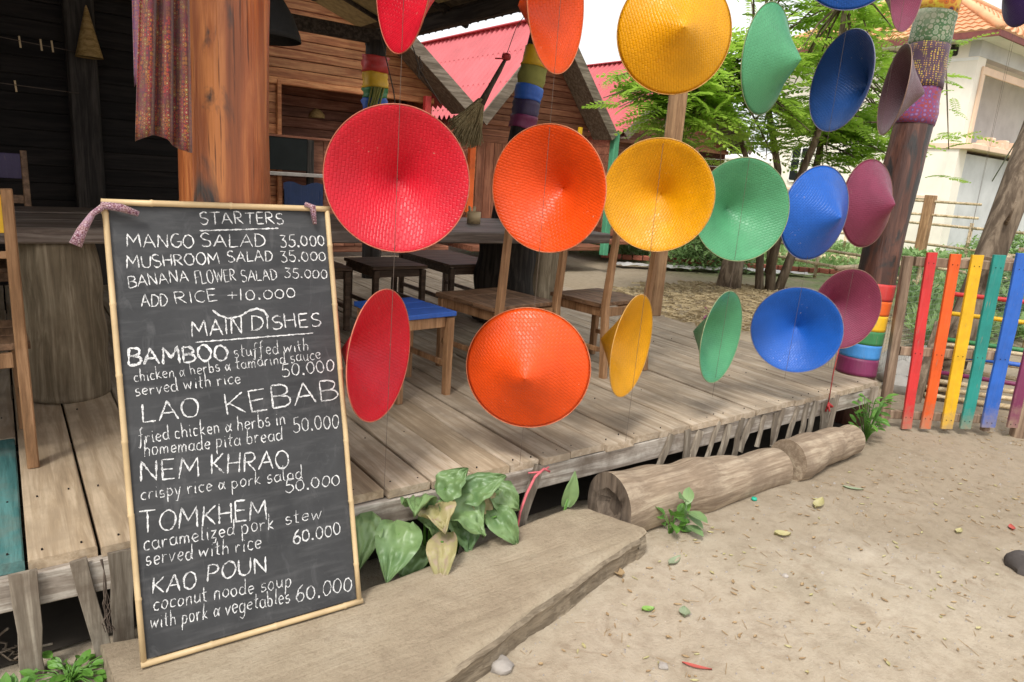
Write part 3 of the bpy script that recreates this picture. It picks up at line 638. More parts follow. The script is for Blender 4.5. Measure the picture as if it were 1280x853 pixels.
# ------------------------------------------------------------------ menu board
BL = Vector((.223, 1.936, .13)); BX = Vector((.647, -.025, 0)).normalized(); BW, BH = .648, 1.315
nrm = Vector((BX.y, -BX.x, 0)); nrm = -nrm if nrm.y < 0 else nrm
tl = math.radians(15.5); BE = Vector((0, 0, 1))*math.cos(tl)+nrm*math.sin(tl); BN = BX.cross(BE)     # BN faces the viewer
if BN.y > 0: BN = -BN
mb_ = thing('menu_board', 'tall chalk menu blackboard in a bamboo frame leaning on the log post', 'menu board', BL)
def bp_(u, v, w=0): return BL+BX*u+BE*v+BN*w
b_ = MB(); vs = [bp_(u, v, w) for w in (-.006, 0) for (u, v) in ((.012, .012), (BW-.012, .012), (BW-.012, BH-.012), (.012, BH-.012))]
b_.add(vs, [(0, 1, 2, 3), (4, 7, 6, 5), (0, 4, 5, 1), (1, 5, 6, 2), (2, 6, 7, 3), (3, 7, 4, 0)]); b_.build('blackboard', board_m, mb_)
def bamboo(p0, p1, r, name, parent, mat=bamboo_m, node=.22, n=10):
    p0 = Vector(p0); p1 = Vector(p1); ln = (p1-p0).length; P_ = []; Rr = []; s_ = 0; nx = U(.05, node)
    ts = [0]
    while nx < ln-.03: ts += [nx-.006, nx-.002, nx+.002, nx+.006]; nx += node*U(.85, 1.2)
    ts.append(ln)
    for i, q in enumerate(ts):
        k = (i-1) % 4 if 0 < i < len(ts)-1 else 0
        P_.append(p0.lerp(p1, q/ln)+Vector((U(-1, 1), U(-1, 1), U(-1, 1)))*.0006); Rr.append(r*(1.14 if k in (1, 2) and 0 < i < len(ts)-1 else 1))
    return MB().tube(P_, Rr, n).build(name, mat, parent, True)
bamboo(bp_(.004, 0, .004), bp_(.004, BH, .004), .0082, 'frame_pole', mb_)
bamboo(bp_(BW-.004, 0, .004), bp_(BW-.004, BH, .004), .0082, 'frame_pole', mb_)
bamboo(bp_(-.004, BH-.004, .006), bp_(BW+.004, BH-.004, .006), .0092, 'frame_pole', mb_)
bamboo(bp_(-.004, .002, .006), bp_(BW+.006, .002, .006), .0092, 'frame_pole', mb_)
# hand-drawn stroke alphabet, cap height 1, lower-case x-height .5
def arc(cx, cy, rx, ry, a0, a1, n=12): return [(cx+rx*math.cos(math.radians(a0+(a1-a0)*k/n)), cy+ry*math.sin(math.radians(a0+(a1-a0)*k/n))) for k in range(n+1)]
G = {
 'A': (.78, [[(0, 0), (.38, 1)], [(.38, 1), (.76, 0)], [(.12, .36), (.64, .38)]]),
 'B': (.66, [[(.05, 0), (.05, 1)], [(.05, 1)]+arc(.3, .76, .28, .24, 90, -90, 8)+[(.05, .52)], [(.05, .52)]+arc(.32, .26, .34, .26, 90, -90, 8)+[(.05, 0)]]),
 'C': (.62, [arc(.36, .5, .34, .5, 50, 310)]),
 'D': (.68, [[(.05, 0), (.05, 1)], [(.0, 1)]+arc(.16, .5, .5, .5, 90, -90, 12)+[(.0, 0)]]),
 'E': (.58, [[(.05, 0), (.05, 1)], [(.03, 1), (.55, 1.02)], [(.05, .52), (.48, .54)], [(.03, 0), (.56, .02)]]),
 'F': (.56, [[(.05, 0), (.05, 1)], [(.03, 1), (.55, 1.02)], [(.05, .52), (.42, .54)]]),
 'G': (.7, [arc(.38, .5, .36, .5, 60, 330), [(.42, .42), (.72, .42), (.7, .12)]]),
 'H': (.68, [[(.05, 0), (.05, 1)], [(.63, 0), (.62, 1)], [(.05, .5), (.62, .53)]]),
 'I': (.2, [[(.1, 0), (.1, 1)]]),
 'K': (.66, [[(.06, 0), (.05, 1)], [(.6, 1), (.08, .45)], [(.16, .52), (.64, 0)]]),
 'L': (.56, [[(.05, 1), (.05, 0), (.55, .03)]]),
 'M': (.92, [[(.03, 0), (.1, 1), (.45, .35), (.8, 1), (.88, 0)]]),
 'N': (.74, [[(.05, 0), (.07, 1), (.65, 0), (.68, 1)]]),
 'O': (.76, [arc(.38, .5, .35, .5, 100, 465, 18)]),
 'P': (.6, [[(.06, 0), (.05, 1)], [(.03, 1)]+arc(.28, .74, .28, .26, 90, -90, 8)+[(.05, .47)]]),
 'R': (.66, [[(.06, 0), (.05, 1)], [(.03, 1)]+arc(.28, .75, .28, .25, 90, -90, 8)+[(.06, .49)], [(.2, .49), (.64, 0)]]),
 'S': (.6, [arc(.32, .75, .27, .25, 40, 250, 9)+arc(.3, .25, .28, .26, 90, -150, 10)]),
 'T': (.7, [[(.35, 0), (.35, 1)], [(0, .98), (.7, 1.02)]]),
 'U': (.7, [[(.05, 1), (.05, .35)]+arc(.35, .32, .29, .32, 190, 350, 8)+[(.66, 1)]]),
 'W': (.95, [[(.02, 1), (.24, 0), (.48, .75), (.7, 0), (.94, 1)]]),
 '+': (.6, [[(.3, .15), (.3, .75)], [(0, .45), (.6, .45)]]),
 '.': (.26, [[(.06, .02), (.16, .02), (.16, .1), (.08, .12), (.1, .04)]]),
 '0': (.66, [arc(.32, .45, .29, .42, 90, 460, 16)]),
 '1': (.3, [[(.15, 0), (.16, 1)]]),
 '3': (.6, [[(.05, 1), (.5, .98), (.22, .6)]+arc(.26, .3, .28, .3, 80, -150, 10)]),
 '5': (.62, [[(.56, 1), (.14, .97), (.1, .56)]+arc(.28, .3, .3, .29, 110, -150, 11)]),
 '6': (.66, [[(.5, 1), (.22, .75), (.08, .4)]+arc(.34, .27, .27, .27, 170, 530, 14)]),
 'a': (.5, [arc(.24, .25, .21, .25, 60, 400, 12), [(.45, .5), (.45, .12), (.54, 0)]]),
 'b': (.5, [[(.07, 1), (.07, .02)], arc(.25, .25, .2, .25, 150, -170, 12)]),
 'c': (.42, [arc(.26, .25, .22, .25, 50, 310, 10)]),
 'd': (.52, [arc(.24, .25, .21, .25, 60, 400, 12), [(.47, 1), (.46, .1), (.54, 0)]]),
 'e': (.46, [[(.04, .24), (.42, .3)]+arc(.25, .26, .2, .25, 20, 320, 11)]),
 'f': (.4, [[(.4, .93), (.28, 1), (.18, .85), (.14, .2), (.05, -.3), (-.06, -.2)], [(0, .5), (.34, .54)]]),
 'g': (.5, [arc(.24, .25, .21, .25, 60, 400, 12), [(.46, .5), (.44, -.2), (.25, -.38), (.05, -.25)]]),
 'h': (.48, [[(.07, 1), (.07, 0)], [(.07, .3)]+arc(.25, .32, .16, .18, 140, 10, 6)+[(.42, 0)]]),
 'i': (.2, [[(.1, .5), (.1, .05), (.17, 0)], [(.1, .72), (.12, .75)]]),
 'k': (.46, [[(.07, 1), (.07, 0)], [(.38, .52), (.1, .24), (.44, 0)]]),
 'l': (.22, [[(.1, 1), (.09, .08), (.2, 0)]]),
 'm': (.72, [[(.05, .5), (.06, 0)], [(.06, .3), (.2, .5), (.33, .42), (.34, 0)], [(.34, .32), (.48, .5), (.61, .42), (.63, 0)]]),
 'n': (.48, [[(.05, .5), (.06, 0)], [(.06, .3)]+arc(.25, .32, .15, .18, 140, 10, 6)+[(.42, 0)]]),
 'o': (.48, [arc(.24, .25, .2, .25, 90, 450, 12)]),
 'p': (.5, [[(.07, .52), (.06, -.42)], arc(.25, .25, .2, .25, 150, -170, 12)]),
 'r': (.38, [[(.05, .5), (.07, 0)], [(.07, .3), (.2, .48), (.36, .46)]]),
 's': (.4, [arc(.22, .37, .16, .14, 50, 250, 7)+arc(.2, .13, .17, .14, 80, -150, 8)]),
 't': (.36, [[(.15, .85), (.15, .08), (.3, 0)], [(0, .52), (.34, .56)]]),
 'u': (.5, [[(.05, .5), (.07, .12), (.2, 0), (.38, .1), (.43, .5), (.43, .05), (.5, 0)]]),
 'v': (.44, [[(.02, .5), (.2, 0), (.42, .52)]]),
 'w': (.68, [[(.02, .5), (.14, .02), (.32, .42), (.46, .02), (.64, .52)]]),
 'x': (.44, [[(.02, .5), (.4, 0)], [(.4, .5), (.02, 0)]]),
 'y': (.46, [[(.03, .5), (.2, .05)], [(.42, .52), (.15, -.4), (.02, -.36)]]),
 'z': (.42, [[(.03, .48), (.38, .5), (.05, .02), (.4, .02), (.3, -.3), (.12, -.3)]]),
 '&': (.5, [[(.5, .5), (.3, .08), (.14, 0), (.04, .22), (.16, .46), (.32, .38), (.5, 0)]]),
}
# homography photograph corners -> board (so the writing keeps its places on the panel)
def homog(src, dst):
    A = []
    for (x, y), (u, v) in zip(src, dst):
        A.append([x, y, 1, 0, 0, 0, -u*x, -u*y, -u]); A.append([0, 0, 0, x, y, 1, -v*x, -v*y, -v])
    h = np.linalg.svd(np.array(A, float))[2][-1]; return h.reshape(3, 3)
HG = homog([(121, 252), (408, 258), (449, 754), (179, 832)], [(0, BH), (BW, BH), (BW, 0), (0, 0)])
def uv_(x, y): q = HG @ np.array([x, y, 1.]); return q[0]/q[2], q[1]/q[2]
def stroke(b, pts, w, jit=.0006):
    """ribbon in board coordinates"""
    P_ = []
    for i in range(len(pts)-1):
        a, c = pts[i], pts[i+1]; n = max(1, int(math.hypot(c[0]-a[0], c[1]-a[1])/.006))
        for k in range(n): P_.append((a[0]+(c[0]-a[0])*k/n, a[1]+(c[1]-a[1])*k/n))
    P_.append(pts[-1]); vs = []; L_ = .0012
    for i, p in enumerate(P_):
        a = P_[max(i-1, 0)]; c = P_[min(i+1, len(P_)-1)]; dx, dy = c[0]-a[0], c[1]-a[1]; l = math.hypot(dx, dy) or 1; nx, ny = -dy/l, dx/l
        ww = w*(U(.45, 1.2) if R_.random() > .06 else .25)/2*(.6 if i in (0, len(P_)-1) else 1); ox = U(-jit, jit)
        vs.append(bp_(p[0]+nx*(ww+ox), p[1]+ny*(ww+ox), L_)); vs.append(bp_(p[0]-nx*(ww-ox), p[1]-ny*(ww-ox), L_))
    b.add(vs, [(2*i, 2*i+1, 2*i+3, 2*i+2) for i in range(len(P_)-1)])
def write(parts, label=None):
    """parts: (text, x0, y0, x1, y1, cap px, stroke m) with photograph pixels converted to places on the panel"""
    b = MB()
    for (s, x0, y0, x1, y1, cap, sw) in parts:
        u0, v0 = uv_(x0, y0); u1, v1 = uv_(x1, y1); ut, vt = uv_((x0+x1)/2-.07*cap, (y0+y1)/2-cap); um, vm = (u0+u1)/2, (v0+v1)/2
        H_ = vt-vm; ln = math.hypot(u1-u0, v1-v0); ux, uy = (u1-u0)/ln, (v1-v0)/ln
        adv = [(.34 if ch == ' ' else G[ch][0]+.13) for ch in s]; tot = sum(adv)-.13; sx_ = ln/tot
        x = 0
        for ch, a_ in zip(s, adv):
            if ch != ' ':
                oy = U(-.04, .04); sc_ = U(.93, 1.06); rot = U(-.06, .06)
                for st in G[ch][1]:
                    pts = []
                    for (gx, gy) in st:
                        gx2 = gx+rot*gy+U(-.018, .018); gy2 = (gy*sc_+oy+U(-.018, .018))*H_
                        q = (x+gx2)*sx_; pts.append((u0+ux*q-uy*gy2, v0+uy*q+ux*gy2))
                    stroke(b, pts, sw)
            x += a_
    return b
def words(p):
    s, x0, y0, x1, y1 = p[:5]; tot = sum((.34 if c == ' ' else G[c][0]+.13) for c in s)-.13; x = 0; out = []
    for w_ in s.split(' '):
        l = sum(G[c][0]+.13 for c in w_)-.13; a, b = x/tot, (x+l)/tot; out.append((w_, x0+(x1-x0)*a, y0+(y1-y0)*a, x0+(x1-x0)*b, y0+(y1-y0)*b)); x += l+.13+.34
    return out
TXT = [
 [('STARTERS', 245, 281, 352, 279, 15, .0042)],
 [('MANGO', 153, 311, 238, 311, 17, .0042), ('SALAD', 247, 309, 329, 309, 16, .0042), ('35.000', 348, 309, 405, 307, 16, .0042)],
 [('MUSHROOM', 153, 338.5, 271, 331.5, 15, .0044), ('SALAD', 281, 328.6, 338, 327, 14, .004), ('35.000', 349, 328, 406, 326, 14, .0038)],
 [('BANANA', 156, 363, 232, 354, 15, .0036), ('FLOWER', 240.6, 357.8, 291.6, 352.5, 16, .0032), ('SALAD', 298.7, 354, 344, 351, 14, .0034), ('35.000', 353, 348.3, 407.7, 349, 12.5, .0036)],
 [('ADD', 172, 387, 205.5, 386, 15, .0038), ('RICE', 215.3, 383.5, 268.8, 379, 15, .0038), ('+10.000', 281, 379, 368, 373.6, 14, .0038)],
 [('MAIN', 236.4, 424.6, 300.4, 419.3, 21, .0052), ('DISHES', 311, 415.8, 399.6, 409.5, 18, .005)],
 [('BAMBOO', 156.3, 462.2, 282.8, 453.8, 20, .0078), ('stuffed with', 289.9, 450.3, 384, 441, 17, .003)],
 [('chicken & herbs & tamarind sauce', 164.3, 482.6, 399.6, 451, 16, .003)],
 [('served with rice', 166, 500.2, 298.7, 482.6, 17, .0034), ('50.000', 350.4, 474.9, 417, 466.8, 17, .0042)],
 [('LAO', 174.5, 533.7, 247.7, 525.6, 23, .0056), ('KEBAB', 279.3, 523, 421.7, 502, 27, .0056)],
 [('fried chicken & herbs in', 171.8, 559.8, 355.2, 533.9, 19, .0036), ('50.000', 365, 544.6, 423, 537.9, 19, .004)],
 [('homemade pita bread', 177.8, 575.7, 351.2, 553.8, 19, .0036)],
 [('NEM', 173.8, 607.6, 247.6, 599.6, 25, .0056), ('KHRAO', 261.5, 597.6, 360.4, 588.5, 23, .0056)],
 [('crispy rice & pork salad', 174.6, 629.5, 376.3, 602.5, 18, .0034)],
 [('50.000', 355.2, 620.4, 424, 609.6, 16, .0038)],
 [('TOMKHEM', 173.8, 670.4, 332.5, 652.4, 25, .0056)],
 [('caramelized pork', 178.6, 692, 341.2, 664.2, 20, .0038), ('stew', 355.2, 659.4, 401, 651.5, 18, .0036)],
 [('served with rice', 181.8, 711.2, 325.3, 689.3, 20, .0038), ('60.000', 365, 684, 425, 671.4, 17, .005)],
 [('KAO', 189.8, 745, 244.8, 738.3, 20, .0054), ('POUN', 257.5, 731.2, 333.3, 717.2, 20, .0056)],
 [('coconut noode soup', 191.8, 766.2, 363.2, 735.2, 20, .0036)],
 [('with pork & vegetables', 189, 789, 361.2, 755, 20, .0036), ('60.000', 368, 755, 438.9, 741, 20, .0044)],
]
for ln_ in TXT:
    for p_ in ln_:
        for k_, (wd, xa, ya, xb, yb_) in enumerate(words(p_)):
            o = write([(wd, xa, ya, xb, yb_, p_[5], p_[6])]).build('chalk_word', chalk_m, mb_); o['label'] = 'chalk writing '+wd
for (pts, w) in (([(245, 289.2), (345, 284.7)], .005), ([(240.6, 431.6), (390, 418.6)], .005), ([(262, 390.5), (270, 397), (282, 401), (297, 398), (308, 391), (318, 388), (327, 391), (333, 399)], .007)):
    b_ = MB(); stroke(b_, [uv_(*p) for p in pts], w); b_.build('chalk_underline', chalk_m, mb_)
# cloth ties at the board's upper corners
b_ = MB(); c0 = bp_(.0, BH-.02, .02)
b_.tube([c0+Vector((.02, 0, .005)), c0, c0+Vector((-.028, -.012, -.02)), c0+Vector((-.055, -.015, -.065)), c0+Vector((-.075, -.02, -.105))], [.008, .01, .008, .014, .016], 10, nz=.3, nscale=60)
b_.tube([c0+Vector((-.005, 0, .004)), c0+Vector((.04, -.012, .0)), c0+Vector((.085, -.012, -.018))], [.01, .012, .008], 8, nz=.3, nscale=60)
tag(b_.build('cloth_tie', tie_m, None, True), 'patterned cloth strip knotted around the upper left corner of the menu board', 'cloth tie')
b_ = MB(); c0 = bp_(BW-.06, BH-.004, .012)
b_.tube([c0+Vector((-.02, 0, .012)), c0+Vector((0, -.012, .005)), c0+Vector((.008, -.014, -.05))], [.008, .011, .007], 8, nz=.3, nscale=60)
tag(b_.build('cloth_tie', tie_m, None, True), 'small cloth knot near the upper right corner of the menu board', 'cloth tie')
# ------------------------------------------------------------------ scarves on the big post
def drape(name, pts_top, zt, zb, width, mat, label, folds=5, y=2.28, flare=1.0, skewx=0, amp=.02, x0=.4):
    b = MB()
    def fn(u, v):
        w = width*(.55+.45*v*flare); x = x0+(u-.5)*w+skewx*v; z = zt+(zb-zt)*v+.02*math.sin(u*5)*v
        return (x, y+amp*math.sin(u*folds*PI*2+1.3*v)*(.5+.5*v)-.02*v, z)
    b.grid(fn, 40, 24); o = b.build(name, mat, None, True, solid=.003); return tag(o, label, 'scarf')
drape('hanging_scarf', None, 2.75, 1.565, .125, scarf_m, 'red-brown patterned scarf with orange rings hanging beside the big log post', 3, 2.19, 1.3, -.055, .024, .44)
drape('hanging_scarf', None, 2.75, 1.71, .06, scarf2_m, 'purple patterned scarf end hanging behind the red-brown scarf', 2, 2.26, .8, -.02, .012, .375)
drape('hanging_scarf', None, 2.75, 1.93, .08, cloth_blue_m, 'pale blue cloth showing at the top behind the purple scarf', 2, 2.36, .5, 0, .01, .40)
# ------------------------------------------------------------------ step slab, log, stones
def slab():
    back = [(.14, 2.13), (.5, 2.05), (.89, 1.99), (1.2, 2.02), (1.6, 2.09), (1.95, 2.12), (2.02, 2.08)]
    front = [(.2, 1.12), (.5, 1.34), (.87, 1.475), (1.2, 1.555), (1.6, 1.67), (1.95, 1.755), (2.135, 1.80)]
    nu, nv = 160, 44
    def ed(pts, t):
        q = t*(len(pts)-1); i = min(int(q), len(pts)-2); f = q-i; return Vector((pts[i][0]+(pts[i+1][0]-pts[i][0])*f, pts[i][1]+(pts[i+1][1]-pts[i][1])*f, 0))
    b = MB()
    def top(u, v):
        f = ed(front, u); k = ed(back, u); p = f.lerp(k, v)
        e = min(v, 1-v)*9; n = .012*noise.noise(Vector((u*10, v*2, 1)))+.002*noise.noise(Vector((u*50, v*3, 5)))
        if v < .01 or v > .99: p.y += n
        p.z = .118+.006*noise.noise(Vector((p.x*3, p.y*3, 0)))-.006*max(0, noise.noise(Vector((p.x*2.2, p.y*26, 3)))-.25)*2+.002*noise.noise(Vector((p.x*20, p.y*20, 0)))-.014*max(0, 1-e*1.6)**2-.012*max(0, u-.0)*0
        return p
    b.grid(top, nu, nv); m = nv+1
    # sides
    ring = [u*m for u in range(nu+1)]+[nu*m+v for v in range(1, nv+1)]+[u*m+nv for u in range(nu-1, -1, -1)]+[v for v in range(nv-1, 0, -1)]
    base = len(b.v); n = len(ring)
    for lev, (zz, off) in enumerate(((.085, .010), (.05, -.006), (-.03, .004))):
        for i, r in enumerate(ring):
            x, y, z = b.v[r]; cx, cy = 1.1, 1.78; k = off+.008*noise.noise(Vector((x*9, y*9, zz*20)))+.004*noise.noise(Vector((x*40, y*40, zz*60)))
            b.v.append((x+(-k if x < cx else k)*.3, y+(k if y > cy else -k), zz))
    prev = ring
    for lev in range(3):
        cur = [base+lev*n+i for i in range(n)]
        for i in range(n): j = (i+1) % n; b.f.append((prev[i], cur[i], cur[j], prev[j]))
        prev = cur
    return b
sb_ = slab(); so_ = sb_.build('step_slab', slab_m, None, 'auto'); so_.data.materials.append(wood('slab_edge_wood', (.25, .2, .14), (.36, .295, .21), 'X', .95, .02, bumpk=1.))
for p_ in so_.data.polygons:
    if p_.index >= 160*44: p_.material_index = 1
tag(so_, 'long thick dusty timber slab lying as a step under the menu board', 'step')
lg = thing('fallen_log', 'weathered fallen log split in two lying along the deck edge', 'log', (3.1, 2.05, 0))
def logseg(x0, x1, y0, y1, z0, z1, r0, r1, hollow, seed):
    n = 46; pts = []; rad = []
    for k in range(n+1):
        t = k/n; pts.append((x0+(x1-x0)*t, y0+(y1-y0)*t+.012*noise.noise(Vector((seed, t*4, 0))), z0+(z1-z0)*t)); rad.append((r0+(r1-r0)*t)*(1+.14*noise.noise(Vector((seed, t*5, 3)))))
    b = MB(); b.tube(pts, rad, 40, cap=not hollow, nz=.13, nscale=5)
    if hollow: b.f.append(tuple(n*40+i for i in range(40)))
    return b, pts, rad
b_, pts, rad = logseg(2.12, 3.36, 2.035, 1.99, .118, .075, .152, .108, True, 3)
b_.build('log_section', log_m, lg, 'auto')
e = MB(); c = Vector(pts[0]); n = 40; vs = [Vector(v) for v in b_.v[:40]]
for i in range(40): e.v.append(tuple(vs[i]))
for i in range(40): q = c.lerp(vs[i], .55+.08*noise.noise(vs[i]*20)); q.x += .012*noise.noise(vs[i]*30)+.004; e.v.append(tuple(q))
for i in range(40): q = c.lerp(vs[i], .3+.1*noise.noise(vs[i]*25)); q.x += .05; e.v.append(tuple(q))
for k in range(2):
    for i in range(40): j = (i+1) % 40; e.f.append((k*40+i, k*40+j, k*40+40+j, k*40+40+i))
e.f.append(tuple(80+i for i in range(40))); e.build('sawn_end', logend_m, lg, 'auto')
b_, pts, rad = logseg(3.43, 4.18, 1.975, 2.01, .115, .095, .122, .094, False, 9); b_.build('log_section', log_m, lg, 'auto')
def stone(x, y, r, mat, label, flat=.55, cat='stone'):
    b = MB(); nu, nv = 14, 8
    for k in range(nv+1):
        ph = PI*k/nv
        for i in range(nu):
            th = 2*PI*i/nu; d = Vector((math.sin(ph)*math.cos(th), math.sin(ph)*math.sin(th), math.cos(ph)*flat))
            d *= r*(1+.35*noise.noise(d*1.6+Vector((x, y, 0))*7)); b.v.append((x+d.x, y+d.y, gz(x, y)+d.z+r*flat*.4))
    b.f = [(k*nu+i, k*nu+(i+1) % nu, (k+1)*nu+(i+1) % nu, (k+1)*nu+i) for k in range(nv) for i in range(nu)]
    tag(b.build('loose_stone', mat, None, 'auto'), label, cat)
stone(1.195, 1.535, .04, stone_m, 'pale angular stone on the sand in front of the step slab')
stone(3.58, .86, .075, dkstone_m, 'dark rounded stone at the right edge of the sand', .7)
stone(1.66, 1.262, .018, stone_m, 'small brown pebble beside a red petal on the near sand')
stone(2.52, 1.37, .014, stone_m, 'small buff pebble in the middle of the sand')
# ------------------------------------------------------------------ litter on the sand
def leafshape(b, x, y, ln, w, ang, z=None, curl=.25, nseg=5, tip=1.):
    z0 = (gz(x, y) if z is None else z)+.002; ca, sa = math.cos(ang), math.sin(ang); vs = []
    for k in range(nseg+1):
        t = k/nseg; ww = w*math.sin(PI*min(1, .06+.94*t))**.75*(1-.25*t)*.5 if k < nseg else .0005
        if k == 0: ww = .0012
        for s_ in (-1, 0, 1):
            lx = (t-.5)*ln; ly = s_*ww; lz = curl*(abs(s_)*w*.35+ln*.25*(t-.5)**2)
            vs.append((x+ca*lx-sa*ly, y+sa*lx+ca*ly, z0+lz))
    b.add(vs, [(k*3+i, k*3+i+1, k*3+i+4, k*3+i+3) for k in range(nseg) for i in (0, 1)])
green_l = leafmat('fallen_green_leaf', (.12, .27, .04), (.25, .42, .09), .5, .1, 20); grey_l = leafmat('grey_green_leaf', (.2, .26, .15), (.34, .38, .25), .6, .1, 20)
yel_l = leafmat('yellowing_leaf', (.36, .33, .13), (.5, .44, .24), .6, .1, 20); redp = plain('red_petal', (.4, .08, .06), .7)
for x, y, ln, w, a, m_, lb, ct in ((2.199, 1.687, .075, .03, .2, grey_l, 'rolled grey-green leaf on the sand near the slab corner', 'leaf'), (1.851, 1.51, .04, .026, -.4, green_l, 'bright green oval leaf lying alone on the near sand', 'leaf'),
    (1.503, 1.677, .055, .03, -.9, grey_l, 'pale green curled leaf beside the front edge of the slab', 'leaf'), (2.813, 1.578, .06, .04, -.6, yel_l, 'yellow-green crumpled leaf in the middle of the sand', 'leaf'),
    (1.757, 1.2, .075, .014, -.9, redp, 'thin red petal on the near sand', 'petal'), (1.92, 1.74, .055, .035, 1.2, deadleaf_m, 'brown dead leaf near the corner of the slab', 'leaf'),
    (3.25, 1.66, .11, .04, .3, yel_l, 'pale dry leaf lying in front of the log', 'leaf'), (3.62, 1.68, .08, .02, -.9, grey_l, 'narrow green leaf on the sand right of the dry leaf', 'leaf'),
    (1.95, 1.42, .045, .035, .8, grey_l, 'small grey-green lobed leaf on the near sand', 'leaf'), (3.68, 1.17, .05, .025, .1, yel_l, 'yellow-green leaf on the sand towards the right edge', 'leaf'),
    (3.99, 1.05, .05, .025, .5, redp, 'reddish petal at the right edge of the sand', 'petal')):
    b_ = MB(); leafshape(b_, x, y, ln*1.3, w*1.4, a, curl=.8); tag(b_.build('fallen_'+ct, m_, None, True), lb, ct)
b_ = MB(); b_.lathe([(.0, .012), (.013, .012), (.015, .0), (.012, 0)], 14, (3.0, 1.985-.12, gz(3, 1.86)+.002)); tag(b_.build('bottle_cap', green_cap_m, None, True), 'tiny green plastic cap on the sand by the log', 'bottle cap')
for m_, n_, ct in ((deadleaf_m, 1300, 'dry brown leaf scraps and twigs'), (yel_l, 260, 'yellow flower and leaf scraps'), (stone_m, 1500, 'small pale pebbles')):
    b_ = MB()
    for k in range(n_):
        x, y = U(.5, 6.3), U(.35, 2.1)
        if y > 1.62 + .2*math.sin(x) and x < 2.2: continue
        if y > 1.36+.31*(x-.5) and x < 2.2: continue
        if y > 1.82 and x < 4.5: continue
        if x > 4.4 and R_.random() < .2: continue
        if m_ is stone_m:
            r = U(.002, .005)*(1 if R_.random() < .9 else 1.8); b_.tube([(x, y, gz(x, y)-.002), (x+r*.3, y, gz(x, y)+r*.7)], [r, r*.6], 5)
        elif R_.random() < .4 and m_ is deadleaf_m:
            a = U(0, 3.1); l = U(.01, .06); b_.tube([(x, y, gz(x, y)+.002), (x+l*math.cos(a), y+l*math.sin(a), gz(x, y)+.004)], .0011, 4)
        else: leafshape(b_, x, y, U(.008, .034), U(.005, .016), U(0, 6.3), curl=.7, nseg=3)
    tag(b_.build('ground_litter', m_), ct+' scattered over the sand', 'litter', None, 'stuff')
# ------------------------------------------------------------------ plants at the deck edge
def bladed(b, base, tip, w, n=9, cup=.2, fold=.3, up=Vector((0, 0, 1)), lobes=True, wav=.06):
    """heart / arrow shaped leaf: base is where stalk joins, tip the point"""
    base = Vector(base); tip = Vector(tip); ax_ = tip-base; ln = ax_.length; ax_.normalize(); sd_ = ax_.cross(up).normalized(); nn = sd_.cross(ax_).normalized()
    vs = []; m = 7
    prof_ = []
    for k in range(n+1):
        t = k/n
        if lobes: s_ = -.32+1.32*t; w_ = .5*math.sin(PI*min(1, (t+.12)/1.12))**.8*(1.12-.62*t) if k < n else .002
        else: s_ = t; w_ = .5*math.sin(PI*min(1, .04+.96*t))**.8 if 0 < k < n else .003
        for j in range(-m, m+1):
            q = j/m; inner = 0
            if lobes and s_ < 0: q = math.copysign(max(abs(q), .12+.8*min(1, -s_/.32)*.55), q if q else 1)
            x = q*w_*w; z = fold*abs(q)*w_*w - cup*ln*(s_-.3)**2 + wav*w*noise.noise(Vector((s_*4+base.x*9, q*3, base.z*9)))
            vs.append(base+ax_*(s_*ln)+sd_*x+nn*z)
    c = 2*m+1
    b.add(vs, [(k*c+j, k*c+j+1, (k+1)*c+j+1, (k+1)*c+j) for k in range(n) for j in range(2*m)])
taro = thing('taro_plant', 'clump of large arrow-shaped taro leaves growing between the slab and the deck', 'plant', (1.3, 2.14, 0))
for i, (bx, by, bz, tx, ty, tz, w, old) in enumerate((
    (1.10, 2.08, .23, 1.0, 1.98, .125, .17, 0), (1.245, 2.07, .30, 1.22, 1.97, .28, .15, 1), (1.345, 2.09, .30, 1.42, 1.97, .205, .20, 0), (1.30, 2.1, .36, 1.375, 2.08, .445, .13, 0),
    (1.41, 2.08, .335, 1.53, 2.03, .40, .13, 0), (1.24, 2.0, .20, 1.17, 1.9, .10, .115, 1), (1.51, 2.04, .22, 1.56, 1.94, .13, .12, 0), (1.56, 2.1, .28, 1.63, 2.04, .22, .13, 0),
    (1.2, 2.12, .33, 1.13, 2.04, .385, .14, 0), (1.38, 2.1, .22, 1.37, 2.0, .12, .17, 0), (1.16, 2.1, .14, 1.1, 2.02, .06, .15, 0), (1.46, 2.12, .27, 1.5, 2.05, .19, .14, 1), (.99, 2.14, .28, .93, 2.04, .17, .13, 0), (1.27, 2.12, .26, 1.26, 2.05, .17, .16, 0))):
    b_ = MB(); toeye = (EYE-Vector((bx, by, bz))).normalized(); upv = (toeye*.5+Vector((U(-.5, .5), U(-.4, .1), .8))).normalized(); w *= 1.15
    bladed(b_, (bx, by, bz), (tx, ty, tz), w, 14, U(.1, .9), U(.0, .5), upv, True, .2)
    b_.build('leaf', taroold_m if old else taro_m, taro, True, 'browning leaf' if old else None)
    s_ = MB(); s_.tube([(1.3+(bx-1.3)*.4, 2.17, -.01), ((bx+1.3)/2, 2.16, bz*.6), (bx, by+.005, bz)], [.008, .006, .004], 6); s_.build('stalk', weed_m, taro, True)
def single(x, y, h, w, label, tipd=(.0, -.03, .1)):
    t = thing('taro_seedling', label, 'plant', (x, y, 0))
    b = MB(); bladed(b, (x, y, h), (x+tipd[0], y+tipd[1], h+tipd[2]), w, 8, .2, .3, Vector((-.3, -.9, .3))); b.build('leaf', taro_m, t, True)
    for k in (-.008, .008): MB().tube([(x-.02+k, y+.02, 0), (x+k*.3, y+.005, h)], .0035, 6).build('stalk', weed_m, t, True)
